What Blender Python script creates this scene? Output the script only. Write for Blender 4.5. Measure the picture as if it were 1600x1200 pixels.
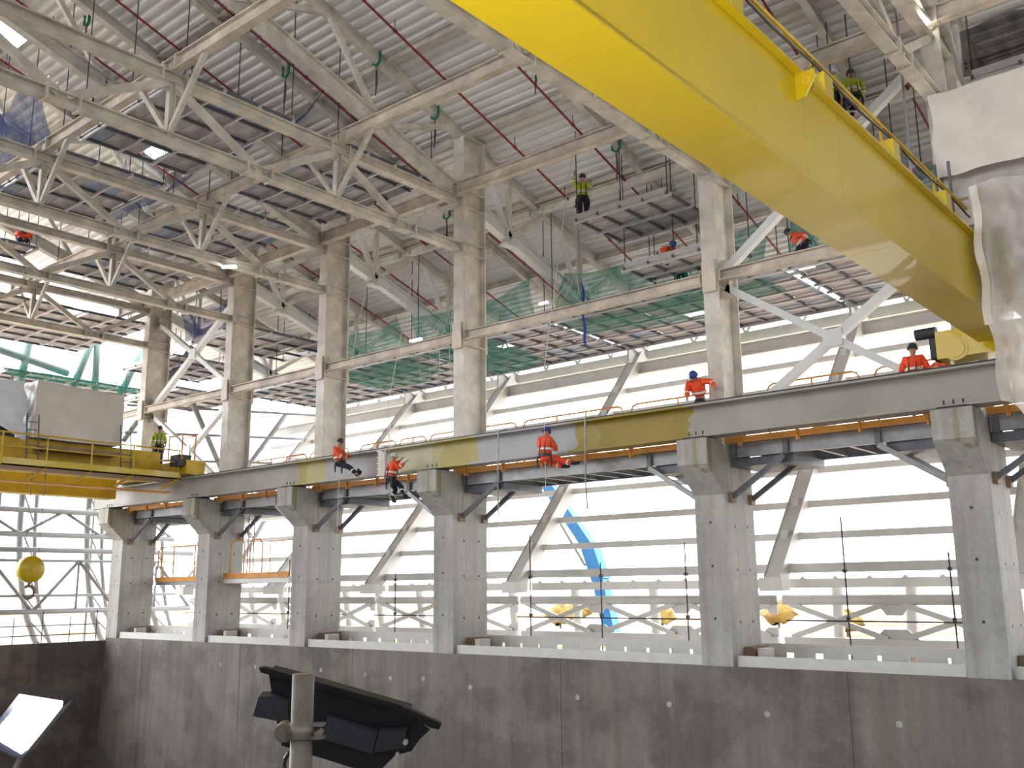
import bpy, bmesh, math, random
from mathutils import Vector, Matrix
random.seed(7)
for o in list(bpy.data.objects): bpy.data.objects.remove(o)
SC = bpy.context.scene
COL = SC.collection
# ---------------------------------------------------------------- camera, sky, exposure
YAW, PITCH, ROLL, FPX = 0.69690, 0.20735, -0.01089, 1517.6
fw = Vector((-math.sin(YAW)*math.cos(PITCH), math.cos(YAW)*math.cos(PITCH), math.sin(PITCH)))
r0 = Vector((math.cos(YAW), math.sin(YAW), 0)); u0 = r0.cross(fw)
CR = r0*math.cos(ROLL)+u0*math.sin(ROLL); CU = -r0*math.sin(ROLL)+u0*math.cos(ROLL)
cd = bpy.data.cameras.new('camera'); cam = bpy.data.objects.new('camera', cd); COL.objects.link(cam)
cd.sensor_width = 36; cd.lens = FPX/1600*36; cd.clip_start = .05; cd.clip_end = 2000
cam.matrix_world = Matrix(((CR.x, CU.x, -fw.x, 0), (CR.y, CU.y, -fw.y, 0), (CR.z, CU.z, -fw.z, 0), (0, 0, 0, 1)))
SC.camera = cam
W = bpy.data.worlds.new('overcast_sky'); SC.world = W; W.use_nodes = True
bg = W.node_tree.nodes['Background']; bg.inputs[0].default_value = (.93, .96, 1, 1); bg.inputs[1].default_value = 3.0
vs = SC.view_settings; vs.view_transform = 'Standard'; vs.look = 'None'; vs.gamma = 1; vs.use_curve_mapping = False
vs.exposure = 1.2

# ---------------------------------------------------------------- materials
MATS = {}
def mat(name, col, rough=.6, metal=0, var=.12, scale=3, col2=None, thr=None, stretch=(1, 1, 1), bump=0, spec=.4, coat=0):
    if name in MATS: return MATS[name]
    m = bpy.data.materials.new(name); m.use_nodes = True; nt = m.node_tree; N = nt.nodes; L = nt.links
    b = N['Principled BSDF']; b.inputs['Roughness'].default_value = rough; b.inputs['Metallic'].default_value = metal
    b.inputs['Specular IOR Level'].default_value = spec
    if coat: b.inputs['Coat Weight'].default_value = coat
    tc = N.new('ShaderNodeTexCoord'); mp = N.new('ShaderNodeMapping'); mp.inputs['Scale'].default_value = stretch
    L.new(tc.outputs['Object'], mp.inputs[0])
    nz = N.new('ShaderNodeTexNoise'); nz.inputs['Scale'].default_value = scale; nz.inputs['Detail'].default_value = 6; nz.inputs['Roughness'].default_value = .65
    L.new(mp.outputs[0], nz.inputs['Vector'])
    rp = N.new('ShaderNodeValToRGB'); L.new(nz.outputs['Fac'], rp.inputs[0])
    d = [max(0, c*(1-var)) for c in col]; l = [min(1, c*(1+var)) for c in col]
    e = rp.color_ramp.elements; e[0].position = .32; e[1].position = .68
    e[0].color = (*(col2 if col2 else d), 1); e[1].color = (*l, 1)
    if thr: e[0].position = thr[0]; e[1].position = thr[1]
    L.new(rp.outputs[0], b.inputs['Base Color'])
    if bump:
        bp = N.new('ShaderNodeBump'); bp.inputs['Strength'].default_value = bump; bp.inputs['Distance'].default_value = .05
        L.new(nz.outputs['Fac'], bp.inputs['Height']); L.new(bp.outputs[0], b.inputs['Normal'])
    MATS[name] = m; return m
def emis(name, col, s):
    m = bpy.data.materials.new(name); m.use_nodes = True; b = m.node_tree.nodes['Principled BSDF']
    b.inputs['Base Color'].default_value = (*col, 1); b.inputs['Emission Color'].default_value = (*col, 1); b.inputs['Emission Strength'].default_value = s
    MATS[name] = m; return m
def sheer(name, col, alpha, rough=.5, trans=.4, scale=4):
    m = bpy.data.materials.new(name); m.use_nodes = True; nt = m.node_tree; N = nt.nodes; L = nt.links
    b = N['Principled BSDF']; b.inputs['Base Color'].default_value = (*col, 1); b.inputs['Roughness'].default_value = rough
    t = N.new('ShaderNodeBsdfTranslucent'); t.inputs[0].default_value = (*col, 1)
    mx = N.new('ShaderNodeMixShader'); mx.inputs[0].default_value = trans
    L.new(b.outputs[0], mx.inputs[1]); L.new(t.outputs[0], mx.inputs[2])
    tr = N.new('ShaderNodeBsdfTransparent'); m2 = N.new('ShaderNodeMixShader'); m2.inputs[0].default_value = alpha
    nz = N.new('ShaderNodeTexNoise'); nz.inputs['Scale'].default_value = scale; tc = N.new('ShaderNodeTexCoord'); L.new(tc.outputs['Object'], nz.inputs['Vector'])
    mr = N.new('ShaderNodeMapRange'); mr.inputs[1].default_value = .3; mr.inputs[2].default_value = .7
    mr.inputs[3].default_value = alpha-.15; mr.inputs[4].default_value = min(1, alpha+.15); L.new(nz.outputs['Fac'], mr.inputs[0]); L.new(mr.outputs[0], m2.inputs[0])
    L.new(tr.outputs[0], m2.inputs[1]); L.new(mx.outputs[0], m2.inputs[2]); L.new(m2.outputs[0], N['Material Output'].inputs[0])
    MATS[name] = m; return m
mat('steel', (.57, .535, .475), .55, var=.28, scale=1.3, bump=.05)
mat('steel_dirty', (.53, .47, .40), .6, var=.35, scale=1.1)
mat('steel_light', (.66, .67, .66), .45, var=.1, scale=1)
mat('white_steel', (.66, .67, .67), .4, var=.08, scale=1)
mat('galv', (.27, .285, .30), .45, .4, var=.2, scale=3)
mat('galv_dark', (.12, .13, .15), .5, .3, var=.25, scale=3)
mat('roof_sheet', (.76, .755, .735), .5, var=.1, scale=.5)
mat('yellow', (.56, .40, .003), .32, var=.05, scale=.8, spec=.5, coat=.25)
mat('yellow_old', (.60, .40, .03), .5, var=.2, scale=1.5)
mat('orange', (.62, .27, .05), .55, var=.2, scale=2)
mat('red_pipe', (.23, .022, .028), .45, var=.2)
mat('deck_plate', (.40, .375, .39), .7, var=.25, scale=1.6)
mat('deck_blue', (.27, .33, .44), .6, var=.25, scale=1.6)
mat('alu', (.50, .49, .50), .4, .3, var=.12)
mat('dark', (.03, .033, .04), .5, var=.3)
mat('black_gloss', (.008, .009, .014), .35, var=.2)
mat('rope', (.55, .52, .46), .8); mat('rope_blue', (.03, .06, .35), .7); mat('rope_dark', (.05, .05, .055), .8)
mat('hivis', (.85, .085, .025), .75, var=.1, scale=8); mat('hivis_pink', (.80, .10, .045), .75, var=.1, scale=8)
mat('hivis_green', (.45, .55, .06), .75, var=.2, scale=8)
mat('navy', (.018, .022, .04), .85, var=.3, scale=8); mat('skin', (.45, .25, .17), .6)
mat('helmet_blue', (.03, .07, .28), .35); mat('helmet_white', (.6, .62, .64), .35); mat('helmet_dark', (.03, .035, .05), .4)
mat('reflective', (.75, .74, .70), .3, var=.05); mat('boot', (.02, .02, .022), .7)
mat('tarp', (.63, .585, .53), .38, var=.08, scale=1.5, bump=.25); mat('tarp_white', (.70, .74, .82), .4, var=.08, scale=1.5, bump=.3)
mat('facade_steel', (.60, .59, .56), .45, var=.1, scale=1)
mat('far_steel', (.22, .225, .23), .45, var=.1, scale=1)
mat('bristle', (.8, .78, .7), .9)
mat('strap_green', (.02, .16, .09), .8)
mat('flare_teal_steel', (.17, .26, .25), .5, var=.1); mat('blue_paint', (.04, .25, .62), .4, var=.1)  # first colour holds the teal cast of lens flare, painted into the steel
mat('rust_box', (.26, .17, .11), .7, var=.3); mat('sill', (.62, .61, .57), .6, var=.06)
mat('ground', (.46, .42, .36), .9, var=.2, scale=.06, col2=(.26, .14, .04), thr=(.44, .54))
mat('leaf', (.19, .13, .025), .8, var=.3, scale=2, col2=(.14, .08, .02)); mat('bark', (.12, .08, .05), .9)
mat('pit_floor', (.32, .30, .28), .9)
mat('pole_steel', (.24, .215, .18), .5, .5, var=.2, scale=20)
sheer('net_green', (.02, .22, .16), .55, .8, .4, 2); sheer('net_blue', (.015, .05, .2), .62, .8, .4, 2)
sheer('net_black', (.02, .022, .025), .7, .8, .3, 2)
sheer('plastic', (.66, .61, .56), .86, .22, .35, 3)
emis('lamp_white', (1, .98, .9), 14); emis('flood_glass', (1, 1, 1), 30)
def glass():
    m = bpy.data.materials.new('pane_glass'); m.use_nodes = True; nt = m.node_tree; N = nt.nodes
    g = N.new('ShaderNodeBsdfGlossy'); g.inputs['Roughness'].default_value = .05; t = N.new('ShaderNodeBsdfTransparent'); t.inputs[0].default_value = (.8, .9, 1, 1)
    x = N.new('ShaderNodeMixShader'); x.inputs[0].default_value = .08
    nt.links.new(t.outputs[0], x.inputs[1]); nt.links.new(g.outputs[0], x.inputs[2]); nt.links.new(x.outputs[0], N['Material Output'].inputs[0]); MATS['pane_glass'] = m
glass()
def concrete(name, base, dark, green=0, vscale=1.0, pour=0):
    m = bpy.data.materials.new(name); m.use_nodes = True; nt = m.node_tree; N = nt.nodes; L = nt.links
    b = N['Principled BSDF']; b.inputs['Roughness'].default_value = .85; b.inputs['Specular IOR Level'].default_value = .2
    tc = N.new('ShaderNodeTexCoord')
    def noise(sc, st, det=7):
        mp = N.new('ShaderNodeMapping'); mp.inputs['Scale'].default_value = st; L.new(tc.outputs['Object'], mp.inputs[0])
        n = N.new('ShaderNodeTexNoise'); n.inputs['Scale'].default_value = sc; n.inputs['Detail'].default_value = det; n.inputs['Roughness'].default_value = .65; L.new(mp.outputs[0], n.inputs['Vector']); return n
    def ramp(n, p0, p1, c0=(0, 0, 0, 1), c1=(1, 1, 1, 1)):
        r = N.new('ShaderNodeValToRGB'); e = r.color_ramp.elements; e[0].position = p0; e[1].position = p1; e[0].color = c0; e[1].color = c1; L.new(n.outputs['Fac'], r.inputs[0]); return r
    def mix(f, a, c, typ='MIX', fac=None):
        x = N.new('ShaderNodeMix'); x.data_type = 'RGBA'; x.blend_type = typ
        if f is not None: L.new(f, x.inputs[0])
        else: x.inputs[0].default_value = fac
        if hasattr(a, 'links') or hasattr(a, 'is_linked'): L.new(a, x.inputs[6])
        else: x.inputs[6].default_value = (*a, 1)
        if hasattr(c, 'is_linked'): L.new(c, x.inputs[7])
        else: x.inputs[7].default_value = (*c, 1)
        return x.outputs[2]
    big = ramp(noise(.35*vscale, (1, 1, 1.3)), .44, .56)
    c = mix(big.outputs[0], dark, base)
    st = ramp(noise(1.6, (1.6, 1.6, .12)), .35, .7, (.72, .70, .68, 1), (1.1, 1.1, 1.1, 1))
    c = mix(None, c, st.outputs[0], 'MULTIPLY', .8)
    fine = ramp(noise(9, (1, 1, 1)), .3, .7, (.82, .82, .82, 1), (1.12, 1.12, 1.12, 1))
    c = mix(None, c, fine.outputs[0], 'MULTIPLY', .6)
    if green:
        g = ramp(noise(1.3, (1.5, 1.5, .07), 3), .6, .68)
        ml = N.new('ShaderNodeMath'); ml.operation = 'MULTIPLY'; ml.inputs[1].default_value = green; L.new(g.outputs[0], ml.inputs[0])
        c = mix(ml.outputs[0], c, (.20, .23, .10))
    if pour:
        wv = N.new('ShaderNodeTexWave'); wv.wave_type = 'BANDS'; wv.bands_direction = 'Z'; wv.inputs['Scale'].default_value = .14; wv.inputs['Distortion'].default_value = .3
        L.new(tc.outputs['Object'], wv.inputs['Vector']); r = ramp(wv, 0.0, .012, (.75, .75, .75, 1), (1, 1, 1, 1)); c = mix(None, c, r.outputs[0], 'MULTIPLY', .3)
    L.new(c, b.inputs['Base Color'])
    bp = N.new('ShaderNodeBump'); bp.inputs['Strength'].default_value = .15; bp.inputs['Distance'].default_value = .03
    L.new(noise(14, (1, 1, 1)).outputs['Fac'], bp.inputs['Height']); L.new(bp.outputs[0], b.inputs['Normal'])
    MATS[name] = m; return m
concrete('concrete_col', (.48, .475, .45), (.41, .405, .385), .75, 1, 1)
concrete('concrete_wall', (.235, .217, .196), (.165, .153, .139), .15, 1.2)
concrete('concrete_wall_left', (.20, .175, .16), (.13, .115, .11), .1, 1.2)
def painted_web():      # grey runway girder web with yellow primer patches along its length
    m = bpy.data.materials.new('girder_web'); m.use_nodes = True; nt = m.node_tree; N = nt.nodes; L = nt.links
    b = N['Principled BSDF']; b.inputs['Roughness'].default_value = .5
    tc = N.new('ShaderNodeTexCoord'); sp = N.new('ShaderNodeSeparateXYZ'); nz = N.new('ShaderNodeTexNoise'); nz.inputs['Scale'].default_value = 1.6; nz.inputs['Detail'].default_value = 3
    L.new(tc.outputs['Object'], nz.inputs['Vector']); L.new(tc.outputs['Object'], sp.inputs[0])
    ma = N.new('ShaderNodeMath'); ma.operation = 'MULTIPLY_ADD'; L.new(nz.outputs['Fac'], ma.inputs[0]); ma.inputs[1].default_value = .9; L.new(sp.outputs[0], ma.inputs[2])
    mr = N.new('ShaderNodeMapRange'); mr.inputs[1].default_value = -24; mr.inputs[2].default_value = 22; L.new(ma.outputs[0], mr.inputs[0])
    rp = N.new('ShaderNodeValToRGB'); rp.color_ramp.interpolation = 'CONSTANT'; L.new(mr.outputs[0], rp.inputs[0])
    G = (.36, .355, .33); CY = (.42, .385, .17); YE = (.30, .22, .018); LB = (.37, .37, .385)
    stops = [(-44, G), (-28.5, (.38, .33, .09)), (-28.0, CY), (-26.8, LB), (-23.6, (.47, .455, .31)), (-21.6, CY), (-21.0, (.39, .33, .08)), (-19.6, LB), (-15.9, (.34, .27, .05)), (-15.1, YE), (-12.15, (.36, .345, .31))]
    el = rp.color_ramp.elements
    while len(el) < len(stops): el.new(.5)
    for e, (x, c) in zip(el, stops): e.position = min(1, max(0, (x+44)/46)); e.color = (*c, 1)
    n2 = N.new('ShaderNodeTexNoise'); n2.inputs['Scale'].default_value = .9; n2.inputs['Detail'].default_value = 8; L.new(tc.outputs['Object'], n2.inputs['Vector'])
    r2 = N.new('ShaderNodeValToRGB'); L.new(n2.outputs['Fac'], r2.inputs[0]); r2.color_ramp.elements[0].position = .3; r2.color_ramp.elements[0].color = (.82, .81, .78, 1); r2.color_ramp.elements[1].position = .6
    x = N.new('ShaderNodeMix'); x.data_type = 'RGBA'; x.blend_type = 'MULTIPLY'; x.inputs[0].default_value = 1; L.new(rp.outputs[0], x.inputs[6]); L.new(r2.outputs[0], x.inputs[7]); L.new(x.outputs[2], b.inputs['Base Color'])
    MATS['girder_web'] = m
painted_web()

# ---------------------------------------------------------------- mesh helpers
V = Vector
ORG = {}
class MB:
    def __init__(s): s.v = []; s.f = []
    def add(s, vs, fs):
        k = len(s.v); s.v += [V(p) for p in vs]; s.f += [tuple(i+k for i in f) for f in fs]; return s
    def box(s, x0, x1, y0, y1, z0, z1):
        return s.add([(x, y, z) for x in (x0, x1) for y in (y0, y1) for z in (z0, z1)], [(0, 1, 3, 2), (4, 6, 7, 5), (0, 4, 5, 1), (2, 3, 7, 6), (0, 2, 6, 4), (1, 5, 7, 3)])
    def prism(s, poly, ext):
        n = len(poly); e = V(ext); P = [V(p) for p in poly]
        return s.add(P+[p+e for p in P], [tuple(range(n-1, -1, -1)), tuple(range(n, 2*n))]+[(i, (i+1) % n, n+(i+1) % n, n+i) for i in range(n)])
    def frame(s, p0, p1, up):
        d = (V(p1)-V(p0)).normalized(); u = V(up)
        if abs(d.dot(u)) > .98: u = V((0, 1, 0)) if abs(d.y) < .9 else V((1, 0, 0))
        a = d.cross(u).normalized(); return d, a, a.cross(d).normalized()
    def bar(s, p0, p1, w, h, up=(0, 0, 1)):
        d, a, b = s.frame(p0, p1, up); p0 = V(p0)
        return s.prism([p0+a*x*w/2+b*y*h/2 for x, y in ((-1, -1), (1, -1), (1, 1), (-1, 1))], V(p1)-p0)
    def ibeam(s, p0, p1, h, w, t=.03, tw=None, up=(0, 0, 1)):
        d, a, b = s.frame(p0, p1, up); p0 = V(p0); e = V(p1)-p0; tw = (tw or t*.7)/2; H = h/2; Q = w/2
        pr = [(-Q, -H), (Q, -H), (Q, -H+t), (tw, -H+t), (tw, H-t), (Q, H-t), (Q, H), (-Q, H), (-Q, H-t), (-tw, H-t), (-tw, -H+t), (-Q, -H+t)]
        P = [p0+a*x+b*y for x, y in pr]; n = 12
        caps = [(0, 1, 2, 11), (3, 4, 9, 10), (5, 6, 7, 8), (11, 2, 3, 10), (9, 4, 5, 8)]
        return s.add(P+[p+e for p in P], [tuple(reversed(c)) for c in caps]+[tuple(i+n for i in c) for c in caps]+[(i, (i+1) % n, n+(i+1) % n, n+i) for i in range(n)])
    def path(s, pts, r, n=6):
        P = [V(p) for p in pts]; k = len(s.v); up = V((0, 0, 1))
        for i, p in enumerate(P):
            d = (P[min(i+1, len(P)-1)]-P[max(i-1, 0)]).normalized(); u = up if abs(d.z) < .95 else V((0, 1, 0))
            a = d.cross(u).normalized(); b = a.cross(d)
            rr = r[i] if isinstance(r, (list, tuple)) else r
            s.v += [p+(a*math.cos(t)+b*math.sin(t))*rr for t in (2*math.pi*j/n for j in range(n))]
        for i in range(len(P)-1):
            for j in range(n): s.f.append((k+i*n+j, k+i*n+(j+1) % n, k+(i+1)*n+(j+1) % n, k+(i+1)*n+j))
        s.f.append(tuple(k+j for j in reversed(range(n)))); s.f.append(tuple(k+(len(P)-1)*n+j for j in range(n))); return s
    def tube(s, p0, p1, r, n=8): return s.path([p0, p1], r, n)
    def grid(s, fn, nu, nv):
        k = len(s.v); s.v += [V(fn(i/nu, j/nv)) for i in range(nu+1) for j in range(nv+1)]
        s.f += [(k+i*(nv+1)+j, k+(i+1)*(nv+1)+j, k+(i+1)*(nv+1)+j+1, k+i*(nv+1)+j+1) for i in range(nu) for j in range(nv)]; return s
    def lathe(s, c, prof, n=14, axis=(0, 0, 1)):
        q = V((0, 0, 1)).rotation_difference(V(axis)); k = len(s.v)
        for r, z in prof: s.v += [V(c)+q @ V((r*math.cos(2*math.pi*j/n), r*math.sin(2*math.pi*j/n), z)) for j in range(n)]
        for i in range(len(prof)-1):
            for j in range(n): s.f.append((k+i*n+j, k+i*n+(j+1) % n, k+(i+1)*n+(j+1) % n, k+(i+1)*n+j))
        s.f.append(tuple(k+j for j in reversed(range(n)))); s.f.append(tuple(k+(len(prof)-1)*n+j for j in range(n))); return s
    def build(s, name, m, parent=None, smooth=False, label=None):
        if parent is None:
            xs = [p.x for p in s.v]; ys = [p.y for p in s.v]; org = V(((min(xs)+max(xs))/2, (min(ys)+max(ys))/2, min(p.z for p in s.v))); rel = org
        else: org = ORG[parent.name]; rel = V((0, 0, 0))
        me = bpy.data.meshes.new(name); me.from_pydata([p-org for p in s.v], [], s.f); me.materials.append(MATS[m])
        if smooth: me.polygons.foreach_set('use_smooth', [True]*len(me.polygons))
        bm = bmesh.new(); bm.from_mesh(me); bmesh.ops.recalc_face_normals(bm, faces=bm.faces); bm.to_mesh(me); bm.free()
        o = bpy.data.objects.new(name, me); COL.objects.link(o); o.parent = parent; o.location = rel; ORG[o.name] = org
        if label: o['label'] = label
        return o
def tag(o, label, cat, group=None):
    o['label'] = label; o['category'] = cat
    if group: o['group'] = group
    return o
def thing(name, label, cat, loc=(0, 0, 0), group=None):
    o = bpy.data.objects.new(name, None); o.empty_display_size = .2; COL.objects.link(o); o.location = loc; ORG[o.name] = V(loc)
    return tag(o, label, cat, group)
def struct(o): o['kind'] = 'structure'; return o
def piece(name, me, parent, loc):       # part sharing mesh data, loc in world
    o = bpy.data.objects.new(name, me); COL.objects.link(o); o.parent = parent; o.location = V(loc)-ORG[parent.name]; ORG[o.name] = V(loc); return o
def mesh_of(mb, m):
    me = bpy.data.meshes.new(m); me.from_pydata(mb.v, [], mb.f); me.materials.append(MATS[m]); return me
ORD = ['first', 'second', 'third', 'fourth', 'fifth', 'sixth', 'seventh', 'eighth', 'ninth', 'tenth']

# ---------------------------------------------------------------- the building's grid (camera eye = origin, metres)
CX = [-42.1, -35.25, -29.0, -21.75, -12.25, -5.95]        # column lines, left to right
NEXT = CX+[1.0]
SL = .316
def zr(y): return 16-SL*(y-23.3)          # roof sheet
def zs(y): return 13.5-SL*(y-23.1)        # lower chord of the sloping trusses
WT = -1.95                                 # top of the concrete wall
# ---------------------------------------------------------------- setting
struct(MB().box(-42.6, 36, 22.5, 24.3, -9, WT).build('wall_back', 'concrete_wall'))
wb = bpy.data.objects['wall_back']
for x, z in ((-33.6, -2.75), (-31.4, -2.75), (-27.6, -2.7), (-25.3, -2.75), (-24.1, -2.8), (-22.6, -2.75), (-20.6, -2.9), (-16.6, -2.95), (-13.7, -2.95), (-11.0, -3.0), (-7.9, -3.0)):
    MB().lathe((x, 22.5, z), [(.075, -.004), (.075, .012), (.04, .012), (.035, .004)], 10, (0, -1, 0)).build('tie_hole_plug', 'concrete_col', wb)
for x in (-39.4, -32.4, -26.0, -17.2, -9.0, -2.5):
    MB().box(x-.02, x+.02, 22.49, 22.51, -9, WT).build('formwork_joint', 'concrete_wall', wb)
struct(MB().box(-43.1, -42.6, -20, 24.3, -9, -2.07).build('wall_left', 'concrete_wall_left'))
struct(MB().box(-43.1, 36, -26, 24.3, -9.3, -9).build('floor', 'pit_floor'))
struct(MB().box(-43.1, 36, -26.5, -26, -9, 14).build('wall_front_light_block', 'concrete_wall_left'))  # unseen wall, added to cut the daylight reaching the column fronts
struct(MB().box(36, 36.4, -26, 24.6, -9, 16).build('wall_right_light_block', 'concrete_wall'))  # unseen end wall, added to keep daylight off the yellow crane web
struct(MB().box(6, 36, 24.6, 25, WT, 15.2).build('wall_back_light_block', 'steel_light'))  # unseen sheet, added to block daylight through the facade beyond the last column
struct(MB().box(-400, 300, 24.3, 500, -4.3, -4).build('ground_outside', 'ground'))
struct(MB().box(-400, -43.1, -300, 24.3, -4.3, -4).build('ground_beyond_end', 'ground'))
# roof of ribbed sheets, rib by rib
ceil = struct(bpy.data.objects.new('ceiling', None)); COL.objects.link(ceil); ceil.location = (-20, 15, 18); ORG['ceiling'] = V((-20, 15, 18))
def roof_panel(x0, x1, y0, y1):
    n = max(1, round((y1-y0)/.33)); p = (y1-y0)/n; pr = []
    for i in range(n):
        b = y0+i*p
        pr += [(b, .09), (b+p*.42, .09), (b+p*.55, 0), (b+p*.87, 0)]
    pr.append((y1, .09)); mb = MB(); k = len(pr)
    mb.v = [V((x, y, zr(y)+d)) for x in (x0, x1) for y, d in pr]; mb.f = [(i, i+1, k+i+1, k+i) for i in range(k-1)]
    mb.build('roof_panel', 'roof_sheet', ceil)
PY = [-4.3, -.3, 3.7, 7.7, 11.7, 15.7, 19.7, 23.5, 27.5, 31.5, 35.4]
RX = [-50, -46]+CX+[1.0, 8, 15, 22, 29, 36]
SKY = {(2, 4): (-34.4, -32.3, 11.75, 13.0), (2, 6): (-34.9, -33.1, 18.45, 19.55), (2, 5): (-31.9, -30.9, 17.7, 18.6)}
for i in range(len(RX)-1):
    for j in range(len(PY)-1):
        x0, x1, y0, y1 = RX[i], RX[i+1], PY[j], PY[j+1]
        hit = [s for s in SKY.values() if s[0] > x0 and s[1] < x1 and s[2] >= y0 and s[3] <= y1]
        if not hit: roof_panel(x0, x1, y0, y1); continue
        a, b, c, d = hit[0]
        roof_panel(x0, a, y0, y1); roof_panel(b, x1, y0, y1)
        if c-y0 > .1: roof_panel(a, b, y0, c)
        if y1-d > .1: roof_panel(a, b, d, y1)
for n, (a, b, c, d) in enumerate(SKY.values()):
    w = struct(bpy.data.objects.new('window_%d' % (n+1), None)); COL.objects.link(w); w.location = (a, c, zr(c)); ORG[w.name] = V((a, c, zr(c)))
    f = MB()
    for p, q in (((a, c), (b, c)), ((b, c), (b, d)), ((b, d), (a, d)), ((a, d), (a, c))): f.bar((*p, zr(p[1])+.08), (*q, zr(q[1])+.08), .08, .24)
    f.build('window_frame', 'alu', w)
    MB().add([(a, c, zr(c)+.16), (b, c, zr(c)+.16), (b, d, zr(d)+.16), (a, d, zr(d)+.16)], [(0, 1, 2, 3)]).build('pane', 'pane_glass', w)
# upper slope on the other side of the ridge, plain sheet closing the hall
struct(MB().add([(-50, -4.3, zr(-4.3)+.1), (36, -4.3, zr(-4.3)+.1), (36, -27, zr(-4.3)-7), (-50, -27, zr(-4.3)-7)], [(0, 1, 2, 3)]).build('ceiling_far_slope', 'roof_sheet'))

# ---------------------------------------------------------------- concrete columns
PLACE = ['beside the dark end wall', 'behind the orange ladder landing', 'below the two roped workers on its right', 'at the middle of the photo below the steel column', 'right of the grey-to-yellow paint edge', 'at the right edge under the hanging plastic']
ENDS = ORD[:6]
for i, x in enumerate(CX):
    w = .43
    t = thing('concrete_column', '%s grey concrete column from the left, %s' % (ENDS[i], PLACE[i]), 'column', (x, 23.3, WT), 'concrete columns on the wall')
    MB().box(x-w, x+w, 22.5, 24.1, WT, 3.68).build('shaft', 'concrete_col', t)
    xx = x-w
    MB().prism([(xx, 22.5, 2.3), (xx, 21.72, 3.02), (xx, 21.72, 3.68), (xx, 22.5, 3.68)], (2*w, 0, 0)).build('corbel', 'concrete_col', t)
    MB().box(x-.3, x+.3, 21.8, 22.45, 3.68, 3.74).build('bearing_pad', 'dark', t)
    for dz in (-.9, .4, 1.5):
        for yy in (23.0, 23.7): MB().lathe((x+w, yy, dz), [(.035, -.004), (.035, .006)], 8, (1, 0, 0)).build('tie_hole', 'dark', t)
        MB().lathe((x, 22.5, dz+.1), [(.035, -.004), (.035, .006)], 8, (0, -1, 0)).build('tie_hole', 'dark', t)
    b = thing('base_bracket', 'rusty boxed bracket standing on the wall at the foot of the %s concrete column' % ENDS[i], 'bracket', (x+.7, 23.5, WT), 'brackets at column feet')
    MB().box(x+.45, x+.72, 23.1, 23.9, WT, WT+.45).build('box', 'rust_box', b); MB().box(x+.8, x+1.0, 23.1, 23.6, WT, WT+.42).build('plate', 'sill', b)
    MB().box(x+.72, x+.8, 23.2, 23.5, WT+.1, WT+.3).build('bolt_bar', 'dark', b)
# ---------------------------------------------------------------- steel columns
for i, x in enumerate(CX):
    xs = x+.02
    t = thing('steel_column', 'pale grey H-section steel column rising above the runway girder, %s from the left' % ENDS[i], 'column', (xs, 23.7, 3.68), 'steel columns')
    MB().ibeam((xs, 23.75, 3.7), (xs, 23.75, 15.6), 1.15, .46, .045, .04, up=(0, 1, 0)).build('shaft', 'steel', t)
    for z in (8.05, 8.6, 11.3, 11.7, 13.0, 13.6):
        for s in (-1, 1): MB().box(xs+s*.02 if s > 0 else xs-.22, xs+.22 if s > 0 else xs-.02, 23.23, 24.27, z-.012, z+.012).build('stiffener', 'steel', t)
    MB().box(xs-.3, xs+.3, 23.1, 24.4, 3.68, 3.73).build('base_plate', 'steel', t)
    MB().box(xs-.26, xs+.26, 23.1, 24.4, 15.6, 15.65).build('cap_plate', 'steel', t)
    for yy in (23.1, 24.4):
        MB().box(xs-.2, xs+.2, yy-.03, yy+.03, 7.9, 8.8).build('splice_plate', 'steel_dirty', t)
# ---------------------------------------------------------------- runway girder
t = thing('runway_girder', 'long grey crane runway girder with patches of yellow primer on the corbels', 'girder', (-20, 22.2, 3.74))
XS = [-43.9]+[c for c in CX[1:]]+[3.0]
for a, b in zip(XS, XS[1:]):
    MB().box(a, b, 22.19, 22.23, 3.79, 4.55).build('web', 'girder_web', t)
    MB().box(a, b, 21.9, 22.5, 3.74, 3.79).build('bottom_flange', 'girder_web', t)
    MB().box(a, b, 21.86, 22.54, 4.55, 4.60).build('top_flange', 'girder_web', t)
    for k in (b-.25, b-.12): MB().box(k, k+.015, 22.23, 22.5, 3.79, 4.55).build('stiffener', 'steel', t)
MB().box(-43.9, 3, 22.17, 22.25, 4.60, 4.70).build('crane_rail', 'dark', t)
for x in CX:
    for d in (-.2, 0, .2): MB().tube((x+d, 21.98, 3.78), (x+d, 21.98, 3.9), .018, 6).build('bolt', 'dark', t)
# orange conductor line under the girder
t = thing('conductor_line', 'orange conductor rail strung below the runway girder', 'rail', (-20, 22.75, 3.6))
for a, b in zip(XS, XS[1:]):
    MB().box(a+.5, b-.5, 22.55, 22.62, 3.58, 3.74).build('rail', 'orange', t)
    x = a+.9
    while x < b-.5:
        MB().box(x, x+.05, 22.5, 22.66, 3.5, 3.76).build('hanger', 'orange', t); x += 1.55
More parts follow.
